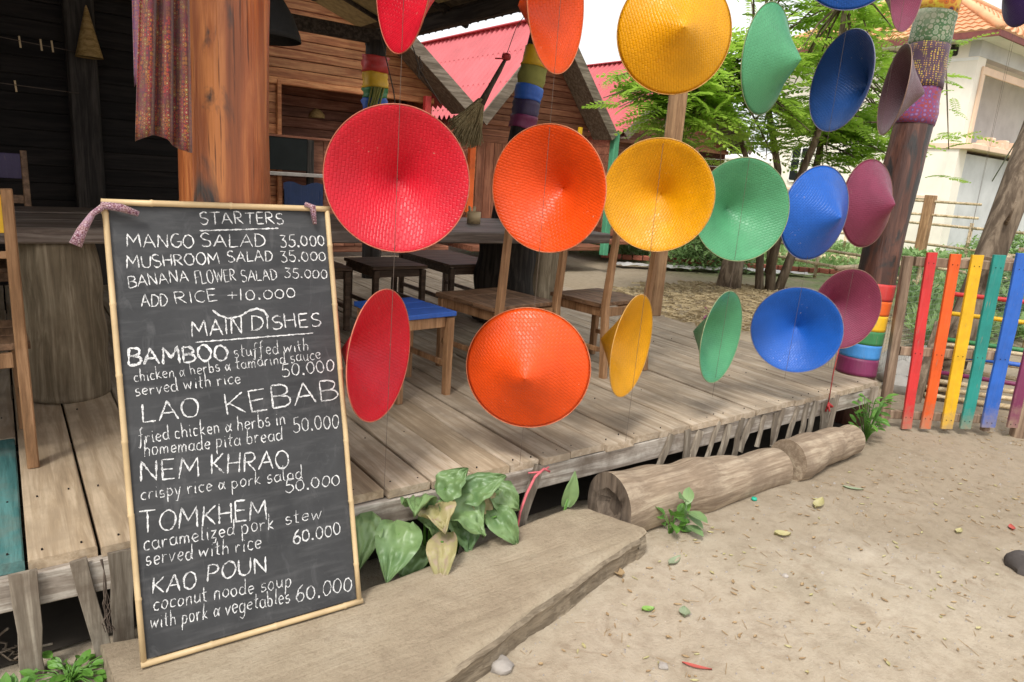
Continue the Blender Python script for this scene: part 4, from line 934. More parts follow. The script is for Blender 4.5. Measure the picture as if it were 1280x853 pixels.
single(1.94, 2.1, .17, .085, 'single upright taro leaf standing between the pink cord and the log end', (.02, -.01, .13))
def bush(name, cx, cy, n, h, spread, leaf, label, mat=weed_m, cat='plant', z0=None, up=.6):
    t = thing(name, label, cat, (cx, cy, 0)); z0 = 0 if z0 is None else z0; sb = MB()
    for i in range(n):
        a = U(0, 2*PI); r = spread*math.sqrt(R_.random()); z = z0+h*U(.15, 1); x, y = cx+r*math.cos(a), cy+r*math.sin(a)*.7
        d = Vector((math.cos(a)*.8, math.sin(a)*.8-.35, U(-.35, up))).normalized(); l = leaf*U(.7, 1.25)
        b = MB(); bladed(b, (x, y, z), Vector((x, y, z))+d*l, l*.55, 5, .15, .25, Vector((U(-.3, .3), -.4, .8)), False); b.build('leaf', mat, t, True)
        sb.tube([(cx+U(-.01, .01), cy, z0), ((cx+x)/2, (cy+y)/2, (z0+z)/2+.02), (x, y, z)], .0022, 4)
    sb.build('stem', mat, t, True)
bush('broadleaf_weed', 4.47, 2.06, 55, .33, .11, .065, 'bushy bright green weed growing at the deck corner beside the log end')
bush('small_weed', 2.36, 1.855, 12, .14, .05, .075, 'small green weed sprouting in front of the log', up=1.2)
bush('small_weed', 2.42, 1.83, 5, .19, .02, .1, 'upright bigger-leaved shoot beside the small weed at the log', taro_m, up=1.4)
bush('small_weed', .06, 2.13, 60, .05, .12, .04, 'low bright green fern-like weed at the bottom left corner', up=.5)
bush('small_weed', -.1, 2.12, 20, .06, .06, .045, 'green grass tuft at the lower left edge', up=1)
# pink cord on a stick under the deck, dry roots on the left
b_ = MB(); b_.bar((1.80, 2.15, .34), (1.66, 2.12, .0), .045, .02, up=(0, 1, 0), segs=4, jit=.003); tag(b_.build('leaning_stick', grey_z), 'short grey stick leaning against the deck edge with pink cord', 'stick')
b_ = MB(); b_.tube([(1.84, 2.13, .31), (1.80, 2.12, .335), (1.75, 2.115, .31), (1.70, 2.1, .25), (1.665, 2.09, .18), (1.65, 2.08, .12)], .0055, 6, nz=.3, nscale=50)
b_.tube([(1.72, 2.125, .33), (1.78, 2.12, .325), (1.83, 2.125, .335)], .004, 5); tag(b_.build('pink_cord', pink_m, None, True), 'pink twisted cord knotted round the stick below the deck edge', 'cord')
b_ = MB()
for k in range(13):
    x, y = U(-.25, .14), U(2.15, 2.35); p = [(x, y, U(.0, .05))]
    for q in range(4): p.append((p[-1][0]+U(-.05, .07), p[-1][1]+U(-.03, .03), max(.0, p[-1][2]+U(-.02, .035))))
    b_.tube(p, U(.002, .005), 5)
tag(b_.build('dry_roots', grey_z, None, True), 'tangle of dry twigs and roots under the left end of the deck', 'twigs', None, 'stuff')
b_ = MB()
for k in range(8):
    p = [(.16+U(-.004, .004), 2.165, .36)]
    for q in range(7): p.append((.165+U(-.012, .012)*q*.3, 2.16+U(-.006, .006), .36-.035*(q+1)))
    b_.tube(p, .0012, 4)
tag(b_.build('frayed_string', string_m), 'frayed pale string hanging off the left deck edge between two palings', 'string')
# ------------------------------------------------------------------ furniture on the deck
tb = thing('long_table', 'long thick dark timber slab table on tree-stump legs across the deck', 'table', (1.5, 4.3, DK))
for k in range(3):
    y0 = 3.68+k*.4
    b_ = MB(); b_.bar((-1.8, y0+.2, 1.145), (3.56-.04*k, y0+.2, 1.145), .394, .07, segs=10, jit=.004); b_.build('table_plank', table_m, tb)
def stump(x, y, r, z1, mat, label, seed):
    b = MB(); n = 34; pts = []; rad = []
    for k in range(n+1):
        q = k/n; pts.append((x+.02*noise.noise(Vector((seed, q*3, 0))), y, DK+(z1-DK)*q)); rad.append(r*(1.08-.12*q+.05*noise.noise(Vector((seed, q*4, 1)))))
    b.tube(pts, rad, 48, nz=.1, nscale=5); return b.build('stump_leg', mat, tb, True, label)
stump(.2, 3.88, .175, 1.108, stump_m, 'pale weathered stump leg', 2)
stump(3.62, 4.62, .2, 1.108, stump_m, 'grey bark side of the stump leg', 5); stump(3.3, 4.58, .235, 1.108, char_m, 'charred black stump leg', 6)
def chair(x, y, rz, label, frame, seatm, w=.44, d=.42, seat=.45, back=None, slats=(), group='wooden chairs on the deck', lean=.05, cat='chair', seatlab=None, rail=True, th=.035):
    t = thing('wooden_'+cat, label, cat, (x, y, DK), 0, group); bits = []
    def q(lx, ly, lz): c, s_ = math.cos(rz), math.sin(rz); return (x+c*lx-s_*ly, y+s_*lx+c*ly, DK+lz)
    fw = Vector((math.cos(rz+PI/2), math.sin(rz+PI/2), 0))
    for sx_ in (-1, 1):
        b = MB(); X_ = sx_*(w/2-.022); b.bar(q(X_, d/2-.02, 0), q(X_, d/2-.02, seat-.02), .036, .042, up=fw, segs=3, jit=.001, w1=.042, h1=.046); b.build('leg', frame, t)
        b = MB()
        if back:
            b.bar(q(X_, -d/2-.02, 0), q(X_, -d/2+.02, seat), .038, .045, up=fw, segs=2); b.bar(q(X_, -d/2+.0202, seat), q(X_, -d/2+.02-lean, back), .038, .045, up=fw, w1=.034, h1=.034, segs=2)
        else: b.bar(q(X_, -d/2+.02, 0), q(X_, -d/2+.02, seat-.02), .036, .042, up=fw, w1=.042, h1=.046)
        b.build('back_post' if back else 'leg', frame, t)
        if rail: b = MB(); b.bar(q(X_, -d/2+.04, .17), q(X_, d/2-.04, .17), .02, .03); b.build('stretcher', frame, t)
        b = MB(); b.bar(q(X_, -d/2+.045, seat-.045), q(X_, d/2-.045, seat-.045), .024, .055); b.build('apron', frame, t)
    for yy in (-1, 1): b = MB(); b.bar(q(-w/2+.05, yy*(d/2-.03), seat-.045), q(w/2-.05, yy*(d/2-.03), seat-.045), .022, .055); b.build('apron', frame, t)
    n = 3
    for k in range(n):
        b = MB(); ya = -d/2+.045+(d-.03)*(k)/n if back else -d/2+(d+.02)*k/n; yb = ya+((d-.03)/n if back else (d+.02)/n)-.004
        b.bar(q(-w/2-.008, (ya+yb)/2, seat), q(w/2+.008, (ya+yb)/2, seat), yb-ya, th-.01, segs=1); b.build('seat_board', seatm, t, label=seatlab)
    for (z0, z1, m_, sl_) in slats:
        tt = (z0+z1)/2; ly = -d/2+.02-lean*(tt-seat)/(back-seat)
        b = MB(); b.bar(q(-w/2+.04, ly, tt), q(w/2-.04, ly, tt), .018, z1-z0, segs=3); b.build('back_slat', m_, t, label=sl_)
    return t
chair(2.4, 3.38, .12, 'tan wooden chair with its back to the viewer behind the lowest orange hat', tan_w, brown_w, .5, .56, back=1.12, slats=((.94, 1.08, tan_w, None),))
chair(3.13, 3.26, .1, 'brown wooden chair with tall tan post left of the lowest yellow hat', tan_w, brown_w, .45, .46, back=1.12, slats=((.94, 1.08, tan_w, None),), group='wooden chairs on the deck')
chair(1.72, 3.28, .1, 'low stool with a bright blue seat behind the lowest red hat', tan_w, P['blue'], .35, .42, cat='stool', group='stools around the long table', seatlab='blue painted seat board')
chair(-.21, 3.22, .03, 'wooden chair with a yellow back panel at the left edge in front of the table', tan_w, brown_w, .5, .46, back=1.02, slats=((.87, 1.0, P['yellow'], 'yellow painted back panel'), (.78, .805, tan_w, None)), lean=.03)
chair(-.08, 5.15, PI, 'dark chair with a purple back slat beyond the table at the left edge', brown_w, brown_w, .5, .44, back=1.12, slats=((.95, 1.1, P['deep purple'], 'purple back slat'), (.8, .85, brown_w, None)), lean=.03)
chair(2.4, 4.93, 0.02, 'dark brown stool half under the table just right of the menu board', dark_w, dark_w, .44, .5, cat='stool', group='stools around the long table')
chair(3.1, 5.15, 0, 'dark flat-topped stool under the table beside the charred stump', dark_w, dark_w, .5, .9, cat='stool', group='stools around the long table')
chair(1.76, 4.86, 0, 'dark stool half hidden behind the right edge of the menu board', dark_w, dark_w, .48, .4, cat='stool', group='stools around the long table')
# blue chair far behind
t = thing('blue_chair', 'dark blue chair with a wavy top rail standing near the bungalow behind the menu board', 'chair', (2.9, 8.2, DK))
b_ = MB(); b_.grid(lambda u, v: (2.68+.46*u, 8.2, 1.0+.27*v+(.02*math.sin(u*PI*3)*v)), 14, 3); b_.build('backrest', P['navy'], t, solid=.03)
for x in (2.7, 3.12):
    MB().bar((x, 8.2, DK), (x, 8.2, 1.2), .04, .04, up=(0, 1, 0)).build('back_post', P['navy'], t); MB().bar((x, 8.6-.02, DK), (x, 8.58, .8), .04, .04, up=(0, 1, 0)).build('leg', P['navy'], t)
MB().bar((2.66, 8.4, .82), (3.16, 8.4, .82), .42, .035).build('seat', P['navy'], t)
# bowl on table
b_ = MB(); b_.lathe([(.0, .003), (.045, .003), (.05, .0), (.05, .085), (.046, .085), (.044, .01), (0, .01)], 18, (2.80, 4.33, 1.181)); t = thing('cutlery_pot', 'small pale bamboo pot with folded napkins on the table right of the biggest red hat', 'pot', (2.8, 4.33, 1.18))
b_.build('pot', bamboo_m, t, True)
b_ = MB()
for k in range(7): a = U(0, 6.28); b_.bar((2.8+.02*math.cos(a), 4.33+.02*math.sin(a), 1.2), (2.8+.045*math.cos(a), 4.33+.045*math.sin(a), 1.29+U(0, .02)), .014, .004)
b_.build('napkin', bamboox_m, t)
# pendant shade, cone, broom, washing lines
t = thing('pendant_shade', 'black woven cone lamp shade hanging behind the big log post', 'lamp', (1.19, 4, 2.15))
MB().lathe([(.205, 0), (.2, .03), (.16, .13), (.09, .24), (.03, .33), (.012, .36)], 28, (1.19, 4, 2.15)).build('shade', black_weave_m, t, True, solid=.004)
MB().tube([(1.19, 4, 2.5), (1.19, 4, 3.7)], .004, 5).build('cable', beam_m, t)
b_ = MB(); b_.lathe([(.1, 0), (.097, .008), (.05, .2), (.015, .35), (.004, .385)], 24, (.68, 6.8, 2.215)); b_.f.append(tuple(range(24)))
tag(b_.build('straw_cone', cone_m, None, True), 'pointed straw cone hanging on the dark post at the upper left', 'basket')
MB()
t = thing('grass_broom', 'fan-shaped grass broom hanging upside down by its handle above the biggest red hat', 'broom', (2.9, 4.5, 1.9))
MB().tube([(3.11, 4.5, 2.37), (3.06, 4.5, 2.28), (2.99, 4.5, 2.16), (2.915, 4.5, 2.03)], [.012, .018, .02, .03], 10).build('handle', wood('broom_handle', (.1, .07, .05), (.16, .12, .08), 'Z'), t, True)
b_ = MB(); b_.lathe([(.0, .03), (.03, .02), (.035, 0), (.03, -.02), (0, -.03)], 12, (3.115, 4.5, 2.385)); b_.tube([(3.1, 4.49, 2.37), (3.0, 4.47, 2.355)], .006, 5); b_.build('knot', redcord_m, t, True)
b_ = MB()
for k in range(260):
    s_ = U(-1, 1); a0 = Vector((2.92, 4.5+U(-.02, .02), 2.06)); ax_ = Vector((-.5, 0, -1)).normalized(); sd_ = Vector((1, 0, -.5)).normalized()
    m1 = a0+ax_*.15+sd_*s_*.085+Vector((0, U(-.02, .02), 0)); e1 = a0+ax_*U(.32, .38)*(1-.25*s_*s_)+sd_*s_*.15+Vector((0, U(-.03, .03), 0))
    b_.tube([a0+sd_*s_*.02, m1, e1], [.005, .005, .003], 4, cap=False)
b_.build('bristles', broom_m, t, True)
b_ = MB(); b_.tube([(3.115, 4.5, 2.4), (3.2, 4.52, 2.6), (3.4, 4.6, 2.82)], .003, 5); tag(b_.build('broom_cord', string_m), 'thin cord from which the grass broom hangs', 'cord')
for z_, n_, lb in ((2.245, (.22, .35, .42), 'upper washing line with three pegs on the dark wall'), (1.93, (.17,), 'lower washing line with one peg on the dark wall')):
    t = thing('washing_line', lb, 'line', (0, 6.5, z_))
    MB().tube([(-1.5, 6.5, z_+.03), (.1, 6.5, z_), (.6, 6.9, z_+.01)], .003, 5).build('cord', string_m, t)
    for px in n_: MB().bar((px, 6.6, z_+.035), (px+.005, 6.6, z_-.045), .012, .01, up=(0, 1, 0)).build('peg', bamboo_m, t)
b_ = MB(); b_.tube([(2.99, 6.4, 2.75), (2.95, 6.0, 2.2), (2.9, 5.8, 1.9)], .006, 5); tag(b_.build('dangling_rope', string_m), 'pale cord hanging beside the rag-wrapped post', 'cord')
b_ = MB(); b_.tube([(3.25, 6.3, 2.72), (3.3, 6.25, 2.55), (3.33, 6.2, 2.42)], .005, 5)
for k in range(8): b_.tube([(3.31+U(-.03, .03), 6.23, 2.5+U(-.08, .08)), (3.33+U(-.04, .04), 6.2, 2.42+U(-.06, .02))], .006, 5)
b_.tube([(3.33, 6.2, 2.42), (3.5, 6.1, 2.15)], .006, 5); tag(b_.build('knotted_cord', string_m, None, True), 'knotted pale cord hanging right of the rag-wrapped post', 'cord')
b_ = MB(); b_.tube([(3.2, 6.8, 2.66), (3.0, 5.5, 2.5), (2.6, 4.2, 2.62), (2.2, 3, 2.8)], .003, 4)
# ------------------------------------------------------------------ bungalows
def bungalow(label, xl, xr, yw, zeave, zpk, mat, depth=5.5, ovf=.5, ovs=.35, zg=None, plank=.115):
    xm = (xl+xr)/2; t = thing('bungalow', label, 'house', (xm, yw, 0), 0, 'row of wooden bungalows behind the deck')
    zg = zeave if zg is None else zg; z = zg; sl_ = (zpk-zeave)/((xr-xl)/2)
    while z < zpk-.12:
        hw = (xr-xl)/2-ovs-.02 if z < zeave+ovs*sl_ else (zpk-.1-z)/sl_
        hw = min(hw, (zpk-.08-z)/sl_)
        if hw > .1: MB().bar((xm-hw, yw, z+plank/2), (xm+hw, yw, z+plank/2), .03, plank-.008, segs=2, jit=.002).build('siding_plank', mat, t)
        z += plank
    MB().bar((xl+ovs, yw-.02, zg-.04), (xr-ovs, yw-.02, zg-.04), .07, .08).build('tie_beam', mat, t)
    # roof sheets
    for sg in (-1, 1):
        xe = xl if sg < 0 else xr
        for j in range(3):
            t0, t1 = j/3, min(1, (j+1)/3+.02); b = MB()
            corr(b, xm+(xe-xm)*t0, zpk+(zeave-zpk)*t0+.03-.012*j, xm+(xe-xm)*t1, zpk+(zeave-zpk)*t1+.03-.012*j, yw-ovf, yw+depth, .15, .034, 8)
            b.build('roof_sheet', redsheet_m, t, solid=.004)
        # barge board along the front slope, battened soffit
        dx = (xe-xm); dz = (zeave-zpk)
        MB().bar((xm, yw-ovf-.02, zpk-.07), (xe, yw-ovf-.02, zeave-.07), .03, .16, segs=3).build('barge_board', barge_m, t)
        MB().bar((xm, yw-ovf/2, zpk-.11), (xe-dx*.02, yw-ovf/2, zeave-.11), ovf-.06, .02, segs=2).build('soffit', barge_m, t)
        # side wall
        xs_ = xl+ovs if sg < 0 else xr-ovs
        for k in range(14): MB().bar((xs_, yw+.03, .45+k*.15), (xs_, yw+depth-.2, .45+k*.15), .03, .145).build('siding_plank', mat, t)
    b = MB(); b.bar((xm, yw-ovf, zpk+.045), (xm, yw+depth, zpk+.045), .2, .02); b.build('ridge_cap', redsheet_m, t)
    return t
def planks_x(t, x0, x1, z0, z1, y, mat, h=.13, name='siding_plank'):
    z = z0
    while z < z1-.02: MB().bar((x0, y+U(-.003, .003), z+h/2), (x1, y+U(-.003, .003), z+h/2), .03, min(h, z1-z)-.007, segs=2, jit=.0015).build(name, mat, t); z += h
def planks_z(t, x0, x1, z0, z1, y, mat, w=.13, name='wall_plank'):
    x = x0
    while x < x1-.02: MB().bar((x+w/2, y, z0), (x+w/2, y, z1), min(w, x1-x)-.006, .03, up=(0, 1, 0)).build(name, mat, t); x += w
t = bungalow('nearest wooden bungalow gable with warm red-brown siding, right of the big log post', 1.3, 5.40, 9.05, 2.44, 3.98, side_b1, zg=2.5)
MB().box((1.4, 10.05, .4), (5.2, 10.1, 2.9)).build('wall_backing', side_dk, t); MB().box((1.7, 9.09, .4), (2.85, 9.12, 2.47)).build('wall_backing', side_dk, t)
planks_x(t, 1.7, 5.2, .45, 1.83, 10.0, side_b2, .14)
planks_x(t, 1.7, 2.86, .45, 2.47, 9.05, side_b1, .125)
MB().bar((2.89, 9.02, .45), (2.89, 9.02, 2.47), .05, .08, up=(0, 1, 0)).build('door_post', side_b1, t)
planks_x(t, 2.9, 5.05, 1.83, 2.7, 10.0, side_b2, .14)
MB().bar((1.7, 9.9, .4), (5.4, 9.9, .4), 1.8, .08).build('porch_floor', side_b2, t)
MB().box((2.6, 8.93, 1.40), (3.22, 8.97, 1.80)).build('window_pane', glass_m, t); MB().bar((2.6, 8.95, 1.81), (5.3, 8.95, 1.81), .06, .025).build('window_head', side_b2, t)
MB().box((3.22, 8.92, .6), (3.30, 8.98, 1.79)).build('window_post', char_m, t); planks_z(t, 3.3, 4.8, .45, 1.79, 9.0, side_b2, .15)
MB().bar((2.6, 8.9, 1.355), (5.2, 8.9, 1.355), .1, .045).build('window_sill', pale_m, t)
MB().bar((4.86, 8.85, .3), (4.86, 8.85, 2.5), .09, .09, up=(0, 1, 0)).build('porch_post', P['red'], t, label='red painted porch post')
planks_z(t, 4.92, 5.05, .45, 2.47, 9.6, side_b2, .14)
MB().lathe([(.11, 0), (.1, .05), (.05, .1), (.0, .12)], 18, (3.55, 9.5, 2.1)).build('lamp_shade', cone_m, t, True)
MB().lathe([(.0, -.06), (.035, -.045), (.045, 0), (.03, .035), (.014, .05), (.012, .08), (0, .08)], 14, (4.26, 8.5, 3.17)).build('light_bulb', bulb_m, t, True)
t = bungalow('middle wooden bungalow with a grey barge board and door, behind the orange hats', 5.74, 8.36, 9.3, 2.33, 3.88, side_b2, zg=2.34, ovs=.12, plank=.095)
planks_z(t, 5.98, 6.62, .5, 2.0, 9.28, door_m, .16, 'door_board'); planks_x(t, 5.86, 5.97, .5, 2.3, 9.28, side_b1, .1); planks_x(t, 5.98, 6.62, 2.0, 2.3, 9.28, side_b2, .1)
planks_x(t, 6.63, 8.2, .5, 2.3, 9.6, side_b2, .13); MB().bar((5.72, 9.0, .95), (5.72, 9.0, 2.25), .1, .08, up=(0, 1, 0)).build('porch_post', P['orange'], t, label='orange painted porch post')
MB().bar((8.44, 8.85, .3), (8.44, 8.85, 2.35), .12, .12, up=(0, 1, 0)).build('porch_post', P['mint'], t, label='mint green painted porch post')
MB().bar((7.7, 8.9, 2.0), (7.7, 8.9, 2.36), .06, .05, up=(0, 1, 0)).build('porch_post', P['yellow'], t, label='yellow painted post')
MB().bar((5.8, 9.9, .4), (8.5, 9.9, .4), 1.9, .08).build('porch_floor', side_b2, t)
t = bungalow('farthest wooden bungalow half hidden by the tree foliage', 9.2, 12.9, 9.9, 2.42, 4.0, side_b2, zg=2.35, ovs=.15, depth=4.5)
planks_x(t, 9.35, 10.9, .5, 2.3, 10.1, side_b2, .14); MB().bar((10.95, 9.9, .2), (10.95, 9.9, 2.4), .22, .12, up=(0, 1, 0)).build('porch_post', side_b2, t)
MB().bar((9.3, 10.4, .4), (11, 10.4, .4), 1.2, .08).build('porch_floor', side_b2, t)
# ------------------------------------------------------------------ cream two-storey house
h = thing('cream_house', 'cream two-storey house with an orange tiled hip roof and grey balcony at the right', 'house', (21.6, 9, 0))
CX, CY, ZW = 21.6, 9.0, 6.0
MB().box((CX, CY+.25, 0), (CX+.25, 14.6, ZW), ch=.005).build('wall', cream_m, h)
MB().box((CX, 14.6, 0), (CX+9, 14.85, ZW), ch=.005).build('wall', cream_m, h)
MB().box((CX+.0, CY, 0), (CX+.5, CY+.249, 5.5), ch=.005).build('corner_pillar', cream_m, h)
MB().box((CX-.01, CY-.01, 5.501), (CX+9, CY+.26, 6.0), ch=.005).build('wall', greywall_m, h)
MB().box((CX+.5, CY+1.6, 0), (CX+9, CY+1.8, ZW), ch=.005).build('balcony_back_wall', greywall_m, h)
MB().box((CX+.5, CY+.03, 0), (CX+9, CY+.23, 3.0), ch=.005).build('ground_floor_wall', greywall_m, h)
MB().box((CX-.05, CY-.35, 3.1), (CX+9, CY+1.59, 3.24), ch=.01).build('balcony_slab', peach_m, h)
MB().box((CX+.3, CY-.06, 5.08), (CX+9, CY-.011, 5.28), ch=.01).build('balcony_frame', peach_m, h); MB().box((CX+.3, CY-.06, 3.241), (CX+.48, CY-.011, 5.079), ch=.01).build('balcony_frame', peach_m, h)
w_ = thing  # shutters on the balcony
for k in range(2):
    f = MB(); f.box((24.1+k*.75, CY+1.5, 3.4), (24.8+k*.75, CY+1.59, 4.95)); fo = f.build('shutter', peach_m, h)
    for q in range(9): g_ = MB(); g_.box((24.16+k*.75, CY+1.46, 3.5+q*.155), (24.74+k*.75, CY+1.499, 3.6+q*.155)); g_.build('louvre', wood('shutter_wood', (.35, .22, .14), (.45, .3, .2), 'X'), fo)
for q in range(12): MB().box((22.2+q*.32, CY-.3, 3.241), (22.42+q*.32, CY-.02, 3.3+.1*(q % 3))).build('plank_stack', peach_m, h)
# side window with open shutters, vent, band
wf = MB(); wf.box((CX-.07, 13.35, 1.95), (CX-.001, 14.1, 3.1)); wo_ = wf.build('window', white_wall_m, h)
for i in range(2):
    for j in range(3): MB().box((CX-.085, 13.42+.34*i, 2.02+.36*j), (CX-.071, 13.70+.34*i, 2.33+.36*j)).build('pane', glass_m, wo_)
MB().bar((CX-.35, 13.1, 1.95), (CX-.35, 13.1, 3.1), .04, .6, up=(1, 0, 0)).build('window_shutter', white_wall_m, h)
MB().box((CX-.05, 9.3, 1.7), (CX-.001, 14.5, 1.78)).build('wall_band', peach_m, h)
MB().box((CX-.015, 9.55, 5.55), (CX-.001, 9.8, 5.85)).build('vent', char_m, h); MB().box((CX-.012, 9.0, 5.4), (CX-.001, 14.5, 5.48)).build('wall_band', white_wall_m, h)
# hip roof: rows of tile courses
E0 = (CX-.65, CY-.65); E1 = (CX+12, 15.3); zr = 8.25; ym = (E0[1]+E1[1])/2; xr_ = E0[0]+(ym-E0[1])
def rows(pA, pB, qA, qB, n, name):
    pA, pB, qA, qB = map(Vector, (pA, pB, qA, qB)); b = MB()
    for k in range(n):
        a0, a1 = pA.lerp(qA, k/n), pB.lerp(qB, k/n); c0, c1 = pA.lerp(qA, (k+1)/n), pB.lerp(qB, (k+1)/n); m = 60
        nrm_ = (a1-a0).cross(c0-a0).normalized(); nrm_ = -nrm_ if nrm_.z < 0 else nrm_
        vs = []
        ln = (a1-a0).length
        for i in range(m+1):
            s_ = i/m; w = .02*math.cos(i*PI)
            vs.append(a0.lerp(a1, s_)+nrm_*(.05+w)); vs.append(c0.lerp(c1, s_)+nrm_*(.01+w))
        b.add(vs, [(2*i, 2*i+1, 2*i+3, 2*i+2) for i in range(m)])
        b.add([v for i in range(m+1) for v in (a0.lerp(a1, i/m)+nrm_*(.05+.02*math.cos(i*PI)), a0.lerp(a1, i/m)+nrm_*(-.02))], [(2*i, 2*i+1, 2*i+3, 2*i+2) for i in range(m)])
    return b.build('tile_slope', tile_m, h)
zE = 6.0
rows((E0[0], E0[1], zE), (E0[0], E1[1], zE), (xr_, ym, zr), (xr_, ym+.01, zr), 16, 'a'); rows((E0[0], E0[1], zE), (E1[0], E0[1], zE), (xr_, ym, zr), (E1[0], ym, zr), 16, 'b')
rows((E1[0], E1[1], zE), (E0[0], E1[1], zE), (E1[0], ym, zr), (xr_, ym, zr), 10, 'c')
MB().tube([(E0[0], E0[1], zE+.06), (xr_, ym, zr+.06)], .11, 8).build('hip_cap', tile_m, h, True); MB().tube([(E0[0], E1[1], zE+.06), (xr_, ym, zr+.06)], .11, 8).build('hip_cap', tile_m, h, True); MB().tube([(xr_, ym, zr+.06), (E1[0], ym, zr+.06)], .11, 8).build('ridge_cap', tile_m, h, True)
MB().box((E0[0], E0[1], zE-.16), (E0[0]+.05, E1[1], zE)).build('fascia', maroon_m, h); MB().box((E0[0]+.051, E0[1], zE-.16), (E1[0], E0[1]+.05, zE)).build('fascia', maroon_m, h)
MB().box((E0[0]+.052, E0[1]+.052, zE-.1), (CX+9, E1[1], zE-.06), ch=.002).build('soffit', white_wall_m, h)
# low white building far left of it
b_ = MB(); b_.box((19.5, 17.5, 0), (30, 22, 3.1)); tag(b_.build('white_outbuilding', white_wall_m), 'low white building glimpsed below the foliage behind the middle green hat', 'building')
# ------------------------------------------------------------------ gate
gt = thing('rainbow_gate', 'wooden gate with six slanted pickets painted in rainbow colours right of the deck', 'gate', (5.2, 1.95, 0))
PK = {k: paintmat('picket_'+k, v, .55, .8, True) for k, v in (('red', (.62, .03, .03)), ('orange', (.75, .1, .008)), ('yellow', (.78, .44, .008)), ('teal', (.012, .25, .21)), ('blue', (.02, .12, .5)), ('purple', (.2, .03, .09)))}
gd = Vector((.812, -.5837, 0)); gn = Vector((-.5837, -.812, 0))
MB().bar((4.905, 2.167, .03), (4.862, 2.2, 1.205), .06, .05, up=gn, segs=3, jit=.001).build('frame_post', gate_w, gt)
MB().bar((5.50, 1.742, .03), (5.475, 1.76, 1.205), .05, .045, up=gn, segs=3).build('frame_post', gate_w, gt)
for z_, r_ in ((1.175, 0), (.562, 0), (.105, 0)): MB().bar(Vector((4.93-.03*(z_-.1), 2.148+.02*(z_-.1), z_)), Vector((5.475, 1.757, z_+.01)), .035, .06).build('rail', gate_w, gt)
for c, bx, by, bz, tx, ty, tz, w in (('red', 5.025, 2.082, .02, 4.963, 2.127, 1.243, .068), ('orange', 5.135, 2.004, .03, 5.094, 2.033, 1.244, .07), ('yellow', 5.253, 1.918, .04, 5.211, 1.949, 1.248, .08),
        ('teal', 5.358, 1.843, .049, 5.327, 1.865, 1.258, .08), ('blue', 5.484, 1.752, .07, 5.454, 1.774, 1.28, .095), ('purple', 5.62, 1.655, .08, 5.60, 1.67, 1.3, .07)):
    o_ = gn*.045
    MB().bar(Vector((bx, by, bz))+o_, Vector((tx, ty, tz))+o_, w, .022, up=gn, segs=5, jit=.003).build('picket', PK[c], gt, label=c+' picket')
    for z_ in (.105, .562, 1.175):
        q_ = Vector((bx, by, bz)).lerp(Vector((tx, ty, tz)), (z_-bz)/(tz-bz))+gn*.0565
        for dd in (-.018, .016): MB().tube([q_+gd*dd, q_+gd*dd+gn*.002], .0035, 6).build('nail_head', char_m, gt)
b_ = MB(); b_.bar((5.70, 1.60, -.05), (5.66, 1.63, 1.25), .085, .07, up=gn, segs=4, jit=.003); tag(b_.build('gate_post', gate_w), 'brown timber post at the right side of the rainbow gate', 'post')
# rainbow rung fence behind the gate
rf = thing('rung_fence', 'fence of horizontal coloured and bamboo rungs tied behind the gate beside the tree', 'fence', (6.2, 2.25, 0))
rd = Vector((.6, -.8, 0)); s0 = Vector((6.02, 2.38, 0)); e0 = s0+rd*1.9
for z_, c in ((.875, 'red'), (.72, 'yellow'), (.51, 'green'), (.385, 'blue'), (.235, 'purple')):
    a = s0+Vector((0, 0, z_)); q = e0+Vector((0, 0, z_-.03)); MB().tube([a, a.lerp(q, .5)+Vector((0, 0, U(-.01, .01))), q], .018, 8).build('rung', P[c], rf, True, c+' painted rung')
for z_ in (.16, .095, .035): bamboo(s0+Vector((0, 0, z_)), e0+Vector((0, 0, z_+U(-.02, .02))), .02, 'rung', rf, bamboox_m)
for k in range(3): bamboo(s0+Vector((.1, .03, .45-.1*k)), e0+Vector((.1, .03, .43-.1*k)), .017, 'rung', rf, bamboox_m)
MB().bar(e0+Vector((0, 0, -.05)), e0+Vector((0, 0, 1.1)), .08, .08, up=rd).build('fence_post', gate_w, rf)
b_ = MB(); b_.bar((5.83, 2.36, -.02), (6.12, 2.42, .62), .07, .06, up=(0, 1, 0)); b_.build('fence_post', bark_m, rf)
sh = thing('plank_shelf', 'small timber shelf with a white tap post against the leaning tree at the right', 'shelf', (6.7, 2.0, 1))
MB().bar((6.32, 2.24, 1.13), (7.3, 1.55, 1.16), .14, .09, segs=2).build('beam', gate_w, sh); MB().bar((6.62, 2.1, 1.245), (7.4, 1.55, 1.265), .2, .03).build('shelf_board', bamboox_m, sh)
MB().bar((7.2, 1.62, -.05), (7.2, 1.62, 1.1), .07, .07, up=(0, 1, 0)).build('shelf_post', gate_w, sh)
MB().tube([(6.86, 1.95, 1.26), (6.86, 1.95, 1.42)], [.03, .02], 10).build('tap_post', white_wall_m, sh, True)
MB().tube([(6.86+.05*math.cos(a), 1.95+.02*math.sin(a), 1.40+.06*math.sin(a)) for a in np.linspace(-.5, 3.6, 12)], .006, 6).build('tap_handle', char_m, sh, True)
# rocks behind the gate
for k, (x, y, r, lb) in enumerate(((6.35, 2.75, .18, 'grey boulder behind the red picket'), (6.7, 2.95, .2, 'pale boulder behind the orange picket'), (6.05, 2.6, .13, 'smaller pale rock behind the gate frame'), (7.2, 2.9, .22, 'broad pale rock behind the teal picket'))):
    stone(x, y, r, rock_m, lb, .75, 'rock')
